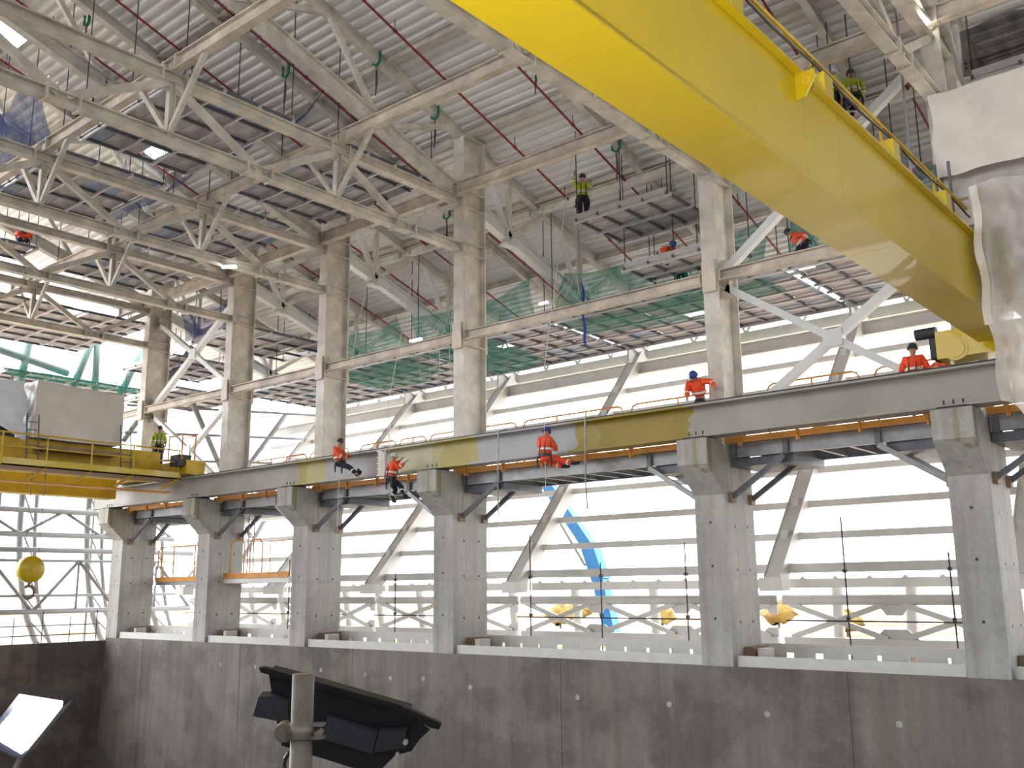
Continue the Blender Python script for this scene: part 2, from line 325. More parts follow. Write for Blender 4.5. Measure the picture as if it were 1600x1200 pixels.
# walkway behind the girder, bay by bay
for i in range(6):
    a = CX[i]+.45; b = NEXT[i+1]-.45
    t = thing('walkway', 'grey steel walkway bay with slanted ribs below, right of the %s concrete column' % ENDS[i], 'walkway', ((a+b)/2, 23.8, 3.2), 'walkway bays behind the runway girder')
    MB().ibeam((a, 22.95, 3.42), (b, 22.95, 3.42), .34, .14, .02).build('front_channel', 'galv', t)
    MB().ibeam((a, 25.0, 3.42), (b, 25.0, 3.42), .34, .14, .02).build('rear_channel', 'galv', t)
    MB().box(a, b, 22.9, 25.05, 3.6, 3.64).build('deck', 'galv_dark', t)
    n = int((b-a)/.75)
    for k in range(1, n): xk = a+k*(b-a)/n; MB().ibeam((xk, 22.98, 3.42), (xk, 24.97, 3.42), .3, .1, .015).build('rib', 'galv', t)
    for xk in (a+.12, b-.12, a+1.55, b-1.55): MB().box(xk-.07, xk+.07, 22.86, 22.94, 3.22, 3.72).build('splice_plate', 'galv_dark', t)
    MB().box(a, a+1.7, 23.0, 24.9, 3.02, 3.24).build('landing_beam', 'galv_dark', t); MB().box(b-1.4, b, 23.0, 24.9, 3.02, 3.24).build('landing_beam', 'galv_dark', t)
    for xw, s in ((a-.02, 1), (b+.02, -1)):
        for yy in (22.85, 23.95):
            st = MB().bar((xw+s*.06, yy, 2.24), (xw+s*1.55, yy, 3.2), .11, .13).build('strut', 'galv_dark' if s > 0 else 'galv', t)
            MB().box(min(xw, xw+s*.1), max(xw, xw+s*.1), yy-.12, yy+.12, 2.1, 2.36).build('foot_plate', 'rust_box', st)
# hand rails along the walkway: short sections with rounded ends
def rail_section(x0, x1, n, lab):
    t = thing('handrail', lab, 'handrail', ((x0+x1)/2, 24.95, 3.64), 'orange handrail sections on the walkway')
    z0, zt = 3.64, 5.5
    MB().path([(x0, 24.95, z0), (x0, 24.95, zt-.2), (x0+.06, 24.95, zt-.06), (x0+.2, 24.95, zt), (x1-.2, 24.95, zt), (x1-.06, 24.95, zt-.06), (x1, 24.95, zt-.2), (x1, 24.95, z0)], .03, 6).build('top_rail', 'orange', t)
    MB().tube((x0, 24.95, 5.02), (x1, 24.95, 5.02), .018, 6).build('mid_rail', 'orange', t)
    k = max(1, int((x1-x0)/1.7))
    for j in range(1, k+1): xx = x0+.25+(x1-x0-.5)*j/(k+1); MB().tube((xx, 24.95, z0), (xx, 24.95, zt), .03, 6).build('post', 'orange', t)
    MB().box(x0+.1, x1-.1, 24.93, 24.96, 3.64, 3.8).build('toe_board', 'orange', t)
RS = [(-41.5, -36.1), (-35.6, -31.9), (-31.7, -29.3), (-28.6, -26.6), (-26.4, -25.0), (-24.8, -20.7), (-20.4, -16.4), (-16.1, -12.8), (-11.6, -9.0), (-8.6, -4.0)]
for k, (a, b) in enumerate(RS): rail_section(a, b, k, 'thin orange handrail section behind the runway girder, %s from the left' % ORD[k])

# ---------------------------------------------------------------- roof steel
for i, x in enumerate(CX):
    t = thing('flat_truss', 'flat lattice truss with parallel chords meeting the %s steel column from the left' % ENDS[i], 'truss', (x, 10, 11.3), 'flat lattice trusses')
    y0 = -4.0
    MB().ibeam((x, y0, 13.2), (x, 23.2, 13.2), .3, .3, .035).build('top_chord', 'steel', t)
    MB().ibeam((x, y0, 11.5), (x, 23.2, 11.5), .3, .3, .035).build('bottom_chord', 'steel', t)
    N1 = [1.0, 6.6, 12.2, 17.8]; N2 = [-1.8, 3.8, 9.4, 14.95, 20.6]
    for y in N1:
        MB().ibeam((x, y, 11.6), (x, y, 13.1), .18, .18, .02).build('vertical', 'steel', t)
        MB().bar((x, y-.1, 13.05), (x, y-2.7, 11.6), .15, .2).build('diagonal', 'steel', t); MB().bar((x, y+.1, 13.05), (x, y+2.7, 11.6), .15, .2).build('diagonal', 'steel', t)
        for dy in (-.35, .35): MB().box(x-.19, x+.19, y+dy-.025, y+dy+.025, 13.0, 13.4).build('splice_plate', 'steel', t)
        MB().box(x-.02, x+.02, y-.35, y+.35, 12.8, 13.1).build('gusset', 'steel', t)
    MB().bar((x, 23.1, 13.05), (x, 20.7, 11.6), .15, .2).build('diagonal', 'steel', t)
    for y in N2:
        for dy in (-.4, .4): MB().box(x-.19, x+.19, y+dy-.025, y+dy+.025, 11.3, 11.7).build('splice_plate', 'steel', t)
    t = thing('rafter_truss', 'sloping rafter truss through the head of the %s steel column from the left' % ENDS[i], 'truss', (x, 20, 9.5), 'sloping rafter trusses')
    MB().ibeam((x, 5, zs(5)), (x, 23.15, zs(23.15)), .5, .32, .04).build('lower_chord', 'steel', t)
    MB().ibeam((x, 24.35, zs(24.35)), (x, 35.1, zs(35.1)), .5, .32, .04).build('lower_chord', 'steel_light', t)
    MB().ibeam((x, -4, zr(-4)-.3), (x, 35.3, zr(35.3)-.3), .36, .26, .03).build('upper_chord', 'steel', t)
    for y in (8.3, 13.9, 19.5): 
        MB().bar((x, y, zs(y)), (x, y+3.3, zr(y+3.3)-.35), .15, .18).build('diagonal', 'steel', t); MB().bar((x, y, zs(y)), (x, y-2.2, zr(y-2.2)-.35), .15, .18).build('diagonal', 'steel', t)
    for y in (25.9, 30.3): 
        MB().bar((x, y, zs(y)), (x, y, zr(y)-.4), .16, .18).build('post', 'steel', t)
        MB().bar((x, y, zs(y)), (x, y-1.5, zr(y-1.5)-.4), .16, .18).build('diagonal', 'steel_light', t); MB().bar((x, y, zs(y)), (x, y+2.2, zr(y+2.2)-.4), .16, .18).build('diagonal', 'steel', t)
    for y in (25.9, 30.3, 34.6): MB().box(x-.18, x+.18, y-.3, y+.3, zs(y)-.36, zs(y)-.26).build('gusset', 'steel_light', t)
# rafters between the frames
for i in range(6):
    x = (CX[i]+NEXT[i+1])/2
    tag(MB().ibeam((x, -4, zr(-4)-.22), (x, 35.3, zr(35.3)-.22), .34, .22, .025).build('mid_rafter', 'steel'), 'plain grey rafter under the roof sheets midway in the %s bay from the left' % ENDS[i], 'rafter', 'plain rafters between trusses')
# purlins
for k, y in enumerate(PY[2:-1]):
    tag(MB().ibeam((-50, y, zr(y)-.16), (36, y, zr(y)-.16), .26, .18, .02).build('purlin', 'steel'), 'long grey purlin under the roof sheets, %s row up from the eaves' % ORD[len(PY[2:-1])-1-k], 'purlin', 'purlins')
# longitudinal beams
def long_beam(y, z, h, lab, x0=-44.5, x1=2, m='steel_dirty', w=.24):
    t = thing('tie_beam', lab, 'beam', ((x0+x1)/2, y, z-h/2), 'longitudinal tie beams'); xs = [c for c in CX if x0 < c < x1]+[x1]; a = x0
    for b in xs:
        MB().ibeam((a+.02, y, z), (b-.02, y, z), h, w, .03).build('beam_length', m, t)
        for s in (a+.3, b-.3): MB().box(s-.02, s+.02, y-.14, y+.14, z-h/2-.02, z+h/2+.02).build('end_plate', m, t)
        a = b
long_beam(6.6, 13.55, .4, 'tie beam across the flat trusses nearest the camera overhead'); long_beam(12.2, 13.55, .4, 'tie beam crossing the flat trusses two panels inside the columns')
long_beam(17.8, 13.55, .4, 'tie beam crossing the flat trusses one panel inside the columns'); long_beam(22.95, 13.5, .44, 'deep tie beam joining the steel columns at truss top level')
long_beam(23.3, 8.35, .3, 'rust-streaked tie beam joining the steel columns above the runway girder'); long_beam(27.6, zr(27.6)-.5, .34, 'tie beam joining the sloping trusses outside the columns', m='steel')
for i, x in enumerate(CX):
    for y in (6.6, 12.2, 17.8):
        t = thing('sway_brace', 'pair of slanted sway braces on the %s flat truss, %s' % (ENDS[i], {6.6: 'nearest overhead', 12.2: 'two panels from its column', 17.8: 'one panel from its column'}[y]), 'brace', (x, y, 11.6), 'sway braces')
        for s in (1, -1): MB().bar((x, y, 11.6), (x+s*1.55, y, 13.4), .13, .13).build('strut', 'steel', t)
# bracing between the columns
def xbrace(i, z0, z1, lab):
    a, b = CX[i]+.25, CX[i+1]-.25
    t = thing('cross_brace', lab, 'brace', ((a+b)/2, 23.7, z0), 'cross braces between steel columns'); m = ((a+b)/2, 23.7, (z0+z1)/2)
    MB().bar((a, 23.7, z0), (b, 23.7, z1), .22, .22).build('diagonal', 'white_steel', t)
    for p, q in (((a, 23.7, z1), m), (m, (b, 23.7, z0))): MB().bar(p, q, .2, .2).build('diagonal', 'white_steel', t)
    MB().box(m[0]-.25, m[0]+.25, 23.56, 23.84, m[2]-.22, m[2]+.22).build('gusset', 'white_steel', t)
    for p in ((a, z0), (a, z1), (b, z0), (b, z1)): MB().box(p[0]-.12, p[0]+.12, 23.6, 23.8, p[1]-.3, p[1]+.3).build('end_plate', 'steel', t)
xbrace(0, 4.2, 8.1, 'pale cross brace low between the first and second steel columns'); xbrace(0, 8.6, 12.6, 'pale cross brace high between the first and second steel columns')
xbrace(4, 4.2, 8.1, 'pale cross brace above the runway girder beside the yellow crane'); xbrace(4, 8.6, 13.0, 'pale cross brace half hidden behind the yellow crane girder')
# sprinkler pipes
for k, x in enumerate((-38.5, -34.6, -31.0, -27.7, -24.6, -20.25, -17.7, -14.7, -10.0, -7.8)):
    t = thing('sprinkler_pipe', 'thin dark red sprinkler pipe down the roof slope, %s from the left' % ORD[k], 'pipe', (x, 20, zr(20)-.5), 'red sprinkler pipes')
    MB().tube((x, 2, zr(2)-.42), (x, 34, zr(34)-.42), .038, 8).build('pipe', 'red_pipe', t)
    y = 4.2
    while y < 33:
        MB().tube((x, y, zr(y)-.42), (x-.04, y+.02, zr(y)-.02), .014, 5).build('hanger_rod', 'dark', t); MB().lathe((x, y, zr(y)-.42), [(.055, -.06), (.055, .06)], 8, (0, 1, -SL)).build('coupling', 'red_pipe', t); y += 2.9

# ---------------------------------------------------------------- facade outside the columns
FM = (9.65-.3)/(34.5-26.2)
def fy(z): return 26.2+(z-.3)/FM
for i, x in enumerate(CX):
    t = thing('inclined_column', 'pale inclined facade column leaning outward behind the %s concrete column' % ENDS[i], 'column', (x, 26.2, 0), 'inclined facade columns')
    MB().bar((x, fy(.1), .1), (x, fy(9.7), 9.7), .46, .40, (0, -1, 1)).build('shaft', 'facade_steel', t)
    for s in (-1, 1): MB().bar((x+s*.24, fy(.1), .1), (x+s*.24, fy(9.7), 9.7), .02, .48, (0, -1, 1)).build('side_flange', 'facade_steel', t)
    MB().box(x-.34, x+.34, fy(.1)-.3, fy(.1)+.25, -.15, .22).build('foot_shoe', 'facade_steel', t)
    MB().box(x-.05, x+.05, 33.6, 35.1, 9.2, 10.1).build('head_gusset', 'facade_steel', t)
    for z in (3.5, 2.4, 1.4, 6.8, 7.9): MB().box(x-.1, x+.1, fy(z)-.34, fy(z)-.22, z-.16, z+.16).build('cleat', 'facade_steel', t)
GZ = [.47, 1.40, 2.38, 3.5, 4.6, 5.7, 6.8, 7.9]
for k, z in enumerate(GZ):
    h = .26 if k == 0 else .2
    tag(MB().box(-47, 6, fy(z)+.1, fy(z)+.28, z-h/2, z+h/2).build('facade_rail', 'facade_steel'), 'long horizontal facade rail outside the columns, %s from the bottom' % ORD[k], 'rail', 'horizontal facade rails')
tag(MB().ibeam((-47, fy(9.0)+.2, 9.0), (6, fy(9.0)+.2, 9.0), .5, .3, .04).build('eaves_beam', 'facade_steel'), 'deep pale eaves beam along the top of the facade', 'beam')
tag(MB().box(-47, 6, 34.9, 35.1, 9.55, 9.95).build('gutter_beam', 'facade_steel'), 'pale gutter beam along the outer roof edge', 'beam')
# eaves lattice between the gutter beam and the roof edge
for i in range(6):
    a, b = CX[i], NEXT[i+1]
    t = thing('eaves_lattice', 'pale zigzag lattice under the roof edge in the %s bay from the left' % ENDS[i], 'lattice', ((a+b)/2, 35, 9.9), 'eaves lattices'); n = 4
    MB().tube((a, 35.1, zr(35.1)-.3), (b, 35.1, zr(35.1)-.3), .08, 8).build('top_tube', 'facade_steel', t)
    for k in range(n):
        p = a+(b-a)*k/n; q = a+(b-a)*(k+.5)/n; r = a+(b-a)*(k+1)/n
        MB().tube((p, 35, 9.9), (q, 35.1, zr(35.1)-.3), .06, 6).build('web_tube', 'facade_steel', t); MB().tube((q, 35.1, zr(35.1)-.3), (r, 35, 9.9), .06, 6).build('web_tube', 'facade_steel', t)
# lattice girder low outside the wall
for i in range(6):
    a, b = CX[i]+.1, NEXT[i+1]-.1
    t = thing('lattice_girder', 'white crossed lattice girder low behind the wall, right of the %s concrete column' % ENDS[i], 'girder', ((a+b)/2, 26.3, -1.7), 'low lattice girders')
    MB().tube((a, 26.3, -.4), (b, 26.3, -.4), .14, 10).build('top_chord', 'facade_steel', t, True); MB().bar((a, 26.3, -1.5), (b, 26.3, -1.5), .22, .2).build('bottom_chord', 'facade_steel', t)
    MB().bar((a, 26.9, .05), (b, 26.9, .05), .2, .26).build('outer_rail', 'facade_steel', t)
    n = 3 if b-a > 8 else 2
    for k in range(n):
        p = a+(b-a)*k/n; q = a+(b-a)*(k+1)/n
        MB().bar((p+.2, 26.3, -1.4), (q-.2, 26.3, -.5), .12, .14).build('diagonal', 'facade_steel', t); MB().bar((p+.2, 26.25, -.5), (q-.2, 26.25, -1.4), .12, .14).build('diagonal', 'facade_steel', t)
        MB().prism([(q-.5, 26.28, -.45), (q+.5 if k < n-1 else q, 26.28, -.45), (q+.2 if k < n-1 else q, 26.28, -.8), (q-.2, 26.28, -.8)], (0, .04, 0)).build('gusset', 'facade_steel', t)
        MB().prism([(q-.6, 26.28, -1.42), (q+.6 if k < n-1 else q, 26.28, -1.42), (q+.3 if k < n-1 else q, 26.28, -1.15), (q-.3, 26.28, -1.15)], (0, .04, 0)).build('gusset', 'facade_steel', t)
    x = a+.4
    while x < b-.3:
        MB().prism([(x-.08, 26.75, .18), (x+.08, 26.75, .18), (x, 26.75, .26)], (0, .1, 0)).build('rail_clip', 'facade_steel', t); x += .95
    for k in range(3):
        x = a+(b-a)*(k+.35)/3; MB().tube((x, 28.2, -2.9), (x+.5, 27.2, .0), .16, 10).build('raking_tube', 'facade_steel', t, True)
    # sill and trapezoid deck edge on the wall head
    a, b = CX[i]+.48, NEXT[i+1]-.48
    t = thing('sill_deck', 'white sill and ribbed deck edge right of the %s concrete column' % ENDS[i], 'sill', ((a+b)/2, 23.6, WT), 'sill strips on the wall head')
    MB().box(a, b, 22.62, 22.66, WT, WT+.26).build('sill_plate', 'sill', t)
    MB().box(a, b, 24.0, 24.04, WT, WT+.16).build('lower_strip', 'sill', t); MB().box(a, b, 24.0, 24.05, WT+.28, WT+.5).build('upper_strip', 'sill', t)
    x = a+.05
    while x < b-.1:
        e = min(x+.55+.15*random.random(), b); MB().box(x, e, 24.0, 24.04, WT+.16, WT+.28).build('rib_closer', 'sill', t); x = e+random.choice((.07, .1, .2))
# scaffold behind the wall
for k, x in enumerate((-38.3, -33.1, -31.8, -26.8, -24.3, -20.4, -17.6, -14.6, -9.9, -7.3, -6.55)):
    z1 = .75+.5*(k % 3)
    t = thing('scaffold_standard', 'thin dark scaffold pole standing behind the wall head, %s from the left' % (ORD+['last'])[k], 'pole', (x, 25.2, -4), 'scaffold poles behind the wall')
    MB().tube((x, 25.2, -4), (x, 25.2, z1), .021, 6).build('tube', 'rope_dark', t)
    for z in (-.85, .35): MB().box(x-.045, x+.045, 25.16, 25.25, z-.045, z+.045).build('coupler', 'dark', t)
for a, b, s in ((-41, -29.6, 'left'), (-28, -22.4, 'middle'), (-21, -12.9, 'right of the middle'), (-11.6, -6.2, 'right')):
    tag(MB().tube((a, 25.25, -.92), (b, 25.25, -.92), .022, 6).build('scaffold_ledger', 'rope_dark'), 'dark horizontal scaffold tube low behind the wall, %s stretch' % s, 'tube', 'scaffold ledgers')

# ---------------------------------------------------------------- suspended platforms
PLK = {}
def platform(x0, x1, y0, y1, z, lab, m='deck_plate', hang=True, px=1.25, py=.62):
    t = thing('suspended_platform', lab, 'platform', ((x0+x1)/2, (y0+y1)/2, z), 'suspended work platforms')
    nx = max(1, round((x1-x0)/px)); ny = max(1, round((y1-y0)/py)); dx = (x1-x0)/nx; dy = (y1-y0)/ny
    key = (round(dx, 2), round(dy, 2), m)
    if key not in PLK: PLK[key] = mesh_of(MB().box(-dx/2+.03, dx/2-.03, -dy/2+.012, dy/2-.012, 0, .04), m)
    blue = mesh_of(MB().box(-dx/2+.03, dx/2-.03, -dy/2+.012, dy/2-.012, 0, .04), 'deck_blue')
    for i in range(nx):
        for j in range(ny):
            if random.random() < .015: continue
            piece('deck_panel', blue if random.random() < .12 else PLK[key], t, (x0+(i+.5)*dx, y0+(j+.5)*dy, z+.16+random.uniform(-.012, .012)))
    for j in range(0, ny+1, 2): MB().box(x0-.15, x1+.15, y0+j*dy-.035, y0+j*dy+.035, z, z+.09).build('bearer', 'alu', t)
    for i in range(nx+1): MB().box(x0+i*dx-.04, x0+i*dx+.04, y0-.1, y1+.1, z+.06, z+.16).build('cross_rib', 'galv_dark', t)
    for y in (y0-.06, y1+.06): MB().box(x0, x1, y-.02, y+.02, z+.1, z+.3).build('toe_board', 'alu', t)
    if hang:
        for x in (x0, (x0+x1)/2, x1):
            for y in (y0, y1): MB().tube((x, y, z), (x, y, zr(y)-.05), .018, 5).build('hanger', 'rope_dark', t)
    return t
bayname = ['left of the second steel column', 'left of the third steel column', 'between the third and fourth steel columns', 'between the fourth and fifth steel columns', 'right of the fifth steel column', 'beyond the yellow crane girder']
for i in range(6):
    platform(CX[i]+.2, NEXT[i+1]-.2, 28.2, 33.6, 9.75, 'low suspended deck under the roof edge outside the columns, %s bay from the left end' % ENDS[i], px=1.0, py=.54)
platform(-18.1, -14.6, 25.15, 27.8, 12.0, 'small high suspended deck with pale blue panels left of the fifth steel column', px=.85)
platform(-17.2, -13.4, 26.6, 28.2, 10.45, 'small lower suspended deck with a crouching worker left of the fifth steel column', px=.85)
platform(-11.2, -7.6, 25.0, 27.4, 11.2, 'high suspended deck behind the lower edge of the yellow crane girder')
platform(-40.6, -36.4, 24.8, 30, 11.6, 'high dark suspended deck seen between the second and third steel columns')
for i, (a, b) in enumerate(((-41.4, -36), (-34.6, -29.7), (-28.3, -22.5))):
    platform(a, b, 18.4, 22.6, 13.85, 'dark deck lying above the flat trusses near the columns, %s bay from the left' % ENDS[i], 'deck_plate')
    platform(a, b if i else -39.45, 13.0, 16.6, 13.85, 'dark deck lying above the flat trusses further inside the hall, %s bay from the left' % ENDS[i], 'deck_plate')
platform(-50, -42.4, 16.5, 23.6, 12.5, 'wide suspended deck against the bright sky at the far left end')
platform(-49, -43.8, 26, 30, 10.0, 'lower suspended deck in the corner beyond the first steel column')
platform(-48.5, -43.6, 25.6, 30, 11.6, 'upper suspended deck in the corner beyond the first steel column')
t = platform(-56, -51.6, 20.8, 28.6, 11.3, 'distant suspended deck with green net beyond the hall end, above the beige tarpaulin', hang=False)
for x in (-55, -52.5):
    for y in (21.5, 27.8): MB().tube((x, y, -4), (x, y, 11.4), .07, 8).build('leg', 'far_steel', t)
platform(-5.4, -1, 24.7, 28.2, 12.35, 'suspended deck above the plastic-wrapped trolley at the right')

# ---------------------------------------------------------------- nets
def net(p00, p10, p01, p11, sag, m, lab, nu=14, nv=8, wob=.12, ph=0):
    P = [V(p) for p in (p00, p10, p01, p11)]
    def fn(u, v):
        p = P[0].lerp(P[1], u).lerp(P[2].lerp(P[3], u), v)
        p.z -= sag*4*u*(1-u)*(.3+.7*v)+wob*math.sin(9*u+ph)*math.cos(5*v+ph)*.6; p.y += wob*math.sin(13*u+3*v+ph); return p
    return tag(MB().grid(fn, nu, nv).build('safety_net', m, None, True), lab, 'net', 'safety nets')
net((-35, 28, 10.1), (-29.3, 28, 10.1), (-34.7, 27.6, 11.6), (-29.4, 27.6, 11.4), .4, 'net_green', 'green safety net sagging beside the low deck left of the third steel column', ph=1)
net((-28.6, 28, 9.9), (-22.2, 28, 9.9), (-28.6, 27.7, 11.3), (-22.2, 27.7, 11.5), .3, 'net_green', 'green safety net hanging between the third and fourth steel columns', ph=2)
net((-28.4, 33.62, 9.82), (-22.2, 33.62, 9.85), (-28.4, 34.4, 9.9), (-22.2, 34.4, 10.3), .2, 'net_green', 'narrow green net along the outer deck edge behind the fourth steel column', ph=3)
net((-21.3, 28.0, 9.9), (-12.8, 28.0, 9.9), (-21.3, 28.6, 11.9), (-12.8, 28.4, 11.8), .5, 'net_green', 'large green safety net behind the low deck between the fourth and fifth steel columns', 20, ph=4)
net((-21, 33.62, 9.82), (-13, 33.62, 9.85), (-21, 34.5, 10.2), (-13, 34.5, 10.3), .25, 'net_green', 'narrow green net along the outer deck edge left of the fifth steel column', ph=5)
net((-12.0, 28, 10), (-6.5, 28, 10), (-12, 28.4, 12.6), (-6.5, 28.4, 12.4), .6, 'net_green', 'green safety net bunched right of the fifth steel column', ph=6)
net((-11.8, 33.62, 9.82), (-6.5, 33.62, 9.85), (-11.8, 34.5, 10.3), (-6.5, 34.5, 10.3), .25, 'net_green', 'narrow green net along the outer deck edge below the yellow crane girder', ph=7)
net((-41.4, 24.7, 11.9), (-36, 24.7, 11.9), (-41, 24.4, 13.1), (-36, 24.4, 13.2), .3, 'net_blue', 'blue net beside the high deck between the second and third steel columns', ph=1)
net((-28.4, 16.8, 14.1), (-22.4, 16.8, 14.1), (-28.4, 18.2, 15.6), (-22.4, 18.2, 15.8), .5, 'net_blue', 'dark blue net stretched under the roof left of the fourth steel column', ph=2)
net((-34.8, 13, 13.9), (-29.5, 12.8, 14), (-34.8, 12.2, 16.3), (-30.5, 12.2, 16.6), .5, 'net_blue', 'blue net hanging in the roof space at the upper left', ph=4)
net((-34.6, 17.0, 13.9), (-29.6, 17, 13.9), (-34.4, 18, 15.4), (-29.6, 18, 15.2), .4, 'net_blue', 'dark blue net hanging over the decks left of the third steel column', ph=5)
net((-5.6, 24.7, 12.5), (-1, 24.7, 12.5), (-5.6, 24.6, 13.9), (-1, 24.6, 13.9), .2, 'net_black', 'dark net on the deck above the wrapped trolley', ph=5)
net((-51.5, 20.6, 11.1), (-51.5, 28.6, 11.1), (-51.4, 20.6, 11.75), (-51.4, 28.6, 11.9), .15, 'net_green', 'green net platform edge against the sky at the far left', ph=8)
net((-21.2, 28.1, 9.7), (-13.0, 28.1, 9.7), (-21.2, 30.3, 9.7), (-13.0, 30.0, 9.7), .22, 'net_green', 'green net slung just under the low deck between the fourth and fifth steel columns', 20, ph=2.5)
net((-28.7, 28.1, 9.7), (-24.6, 28.1, 9.7), (-28.7, 32.8, 9.7), (-25.2, 32.4, 9.7), .25, 'net_green', 'green net slung under the low deck right of the fourth steel column', ph=3.5)
net((-35, 28.1, 9.7), (-29.3, 28.1, 9.7), (-35, 31.3, 9.7), (-30.0, 31.0, 9.7), .3, 'net_green', 'green net slung under the low deck right of the third steel column', ph=1.7)
# green straps with dark ropes on the rafters
for k, (x, y) in enumerate(((-29.6, 13.4), (-25.1, 18.2), (-21.75, 19.3), (-21.75, 22.0), (-17.0, 21.6), (-17.0, 26.0), (-25.4, 26.4), (-32.1, 15.0))):
    t = thing('strap_sling', 'green strap with dark rope slung from a rafter, %s from the left' % ['second', 'third', 'fifth', 'sixth', 'seventh', 'last', 'fourth', 'first'][k], 'sling', (x, y, zr(y)-.6), 'green strap slings on rafters')
    z = zr(y)-.44; MB().path([(x-.16, y, z+.3), (x-.16, y, z-.04), (x, y, z-.16), (x+.16, y, z-.04), (x+.16, y, z+.3)], .05, 6).build('strap', 'strap_green', t)
    MB().path([(x, y, z-.1), (x+.02, y, z-.7), (x-.02, y, z-1.2)], [.015, .04, .015], 6).build('rope_tail', 'rope_dark', t); MB().lathe((x, y, z-.25), [(.03, -.06), (.05, 0), (.03, .06)], 8).build('shackle', 'rust_box', t)
# ropes
def rope(pts, r, m, lab): return tag(MB().path(pts, r, 5).build('rope', m), lab, 'rope', 'hanging ropes')
rope([(-19.9, 27.6, 14.0), (-19.9, 27.8, 10.95), (-19.88, 27.9, 10.6), (-19.93, 27.88, 9.8), (-19.86, 27.9, 9.2), (-19.9, 27.9, 8.75), (-19.8, 27.9, 8.5)], [.008, .01, .06, .045, .06, .05, .02], 'rope_blue', 'knotted dark blue rope hanging beside the fourth inclined column')
for k in range(7):
    x = -27.6+.55*k
    rope([(x*.3-26*.7, 27.6, 14.0), (-26 if x < -22 else -19.8, 27.4, 11.4), (x-.1, 27.25, 9.6), (x, 27.2, 8.4-.15*(k % 3))], .014, 'rope', 'pale rope in the bunch hanging between the third and fourth steel columns, %s from left' % ORD[k])
for k, x in enumerate((-20.7, -20.2, -19.6, -19.1)): rope([(-19.8, 27.6, 14.0), (-26 if x < -22 else -19.8, 27.4, 11.4), ((x-19.8)/2, 27.3, 10.8), (x, 27.2, 10.3)], .014, 'rope', 'pale sling under the tie beam near the blue rope, %s from left' % ORD[k])
rope([(-25.5, 22.95, 13.3), (-25.5, 22.2, 10), (-25.5, 21.3, 6), (-25.45, 21.3, 4.4), (-25.4, 21.2, 1.5)], .012, 'rope', 'thin access rope of the left roped worker')
rope([(-23.1, 22.95, 13.3), (-23.1, 22.2, 10), (-23.1, 21.3, 6), (-23.0, 21.3, 4.0), (-22.9, 21.25, 2)], .012, 'rope', 'thin access rope of the roped worker with raised arms')
rope([(-16.65, 22.95, 13.3), (-16.65, 22.2, 10), (-16.65, 21.3, 6), (-16.65, 21.3, 3.6), (-16.6, 21.25, 2.2)], .012, 'rope', 'thin access rope of the roped worker beside the yellow paint')
for x, lab in ((-18.8, 'dark drop line hanging over the girder left of the yellow paint'), (-15.6, 'dark drop line hanging over the yellow painted girder')):
    rope([(x, 22.2, 4.72), (x, 21.8, 4.62), (x, 21.75, 3.0), (x+.03, 21.75, 2.1)], .022, 'galv', lab)

# ---------------------------------------------------------------- main yellow bridge crane
GX0, GX1, GZ0, GZ1 = -5.24, -4.45, 5.0, 6.42
t = thing('bridge_crane', 'large bright yellow bridge crane box girder crossing the upper right', 'crane', (-4.85, 21.9, 4.7))
Y1 = 21.7
ys = [-6, 4, 11.3, 12.45, 20.2, Y1]
for a, b in zip(ys, ys[1:]):
    MB().box(GX0+.03, GX0+.05, a+.004, b-.004, GZ0+.03, GZ1).build('web_plate', 'yellow', t)
    MB().box(GX1-.07, GX1-.05, a+.004, b-.004, GZ0+.03, GZ1).build('web_plate', 'yellow', t)
for a, b in ((-6, 6.95), (6.95, 14.4), (14.4, Y1)): MB().box(GX0, GX1, a+.003, b-.003, GZ0, GZ0+.03).build('bottom_plate', 'yellow', t)
MB().box(GX0-.03, GX1+.05, -6, Y1, GZ1, GZ1+.04).build('top_plate', 'yellow', t)
MB().box(GX0+.05, GX1-.07, Y1-.02, Y1, GZ0, GZ1).build('end_plate', 'yellow', t)
lug = MB().prism([(GX1-.06, 11.1, 6.42), (GX1+.2, 11.1, 6.42), (GX1+.22, 11.1, 6.33), (GX1+.06, 11.1, 6.08), (GX1-.06, 11.1, 6.05)], (0, .04, 0)).build('lifting_lug', 'yellow', t)
MB().lathe((GX1+.09, 11.1, 6.29), [(.055, -.02), (.055, .006), (.034, .006), (.03, -.005)], 14, (0, -1, 0)).build('lug_hole', 'yellow_old', lug)
y = 9.2
while y < 21:
    br = MB().box(GX1-.25, GX1+.05, y, y+.3, GZ1+.04, GZ1+.34).build('rail_bracket', 'yellow', t); y += 2.65
MB().tube((GX1-.15, 2, 7.08), (GX1-.15, 21.4, 7.08), .035, 8).build('handrail', 'yellow_old', t)
MB().path([(GX1-.1, y_, 6.92+.03*math.sin(y_*2.2)) for y_ in [4+.6*k for k in range(29)]], .018, 6).build('festoon_cable', 'dark', t)
for y in (9.3, 11.95, 14.6, 17.25, 19.9): MB().tube((GX1-.15, y, 6.45), (GX1-.15, y, 7.08), .028, 6).build('handrail_post', 'yellow_old', t)
tk = MB().box(-6.15, -3.6, 21.85, 22.55, 4.8, 5.42).build('end_truck', 'yellow', t)
for x in (-5.75, -4.1): MB().lathe((x, 21.84, 4.98), [(.05, -.08), (.26, -.08), (.26, 0), (.19, 0), (.19, .02), (.06, .02)], 20, (0, -1, 0)).build('wheel', 'yellow', tk)
MB().box(-6.3, -6.12, 21.9, 22.5, 4.85, 5.3).build('buffer', 'dark', tk)
MB().lathe((-6.35, 22.0, 5.45), [(.0, -.25), (.13, -.25), (.13, .2), (.0, .2)], 14, (1, 0, 0)).build('motor', 'dark', tk)
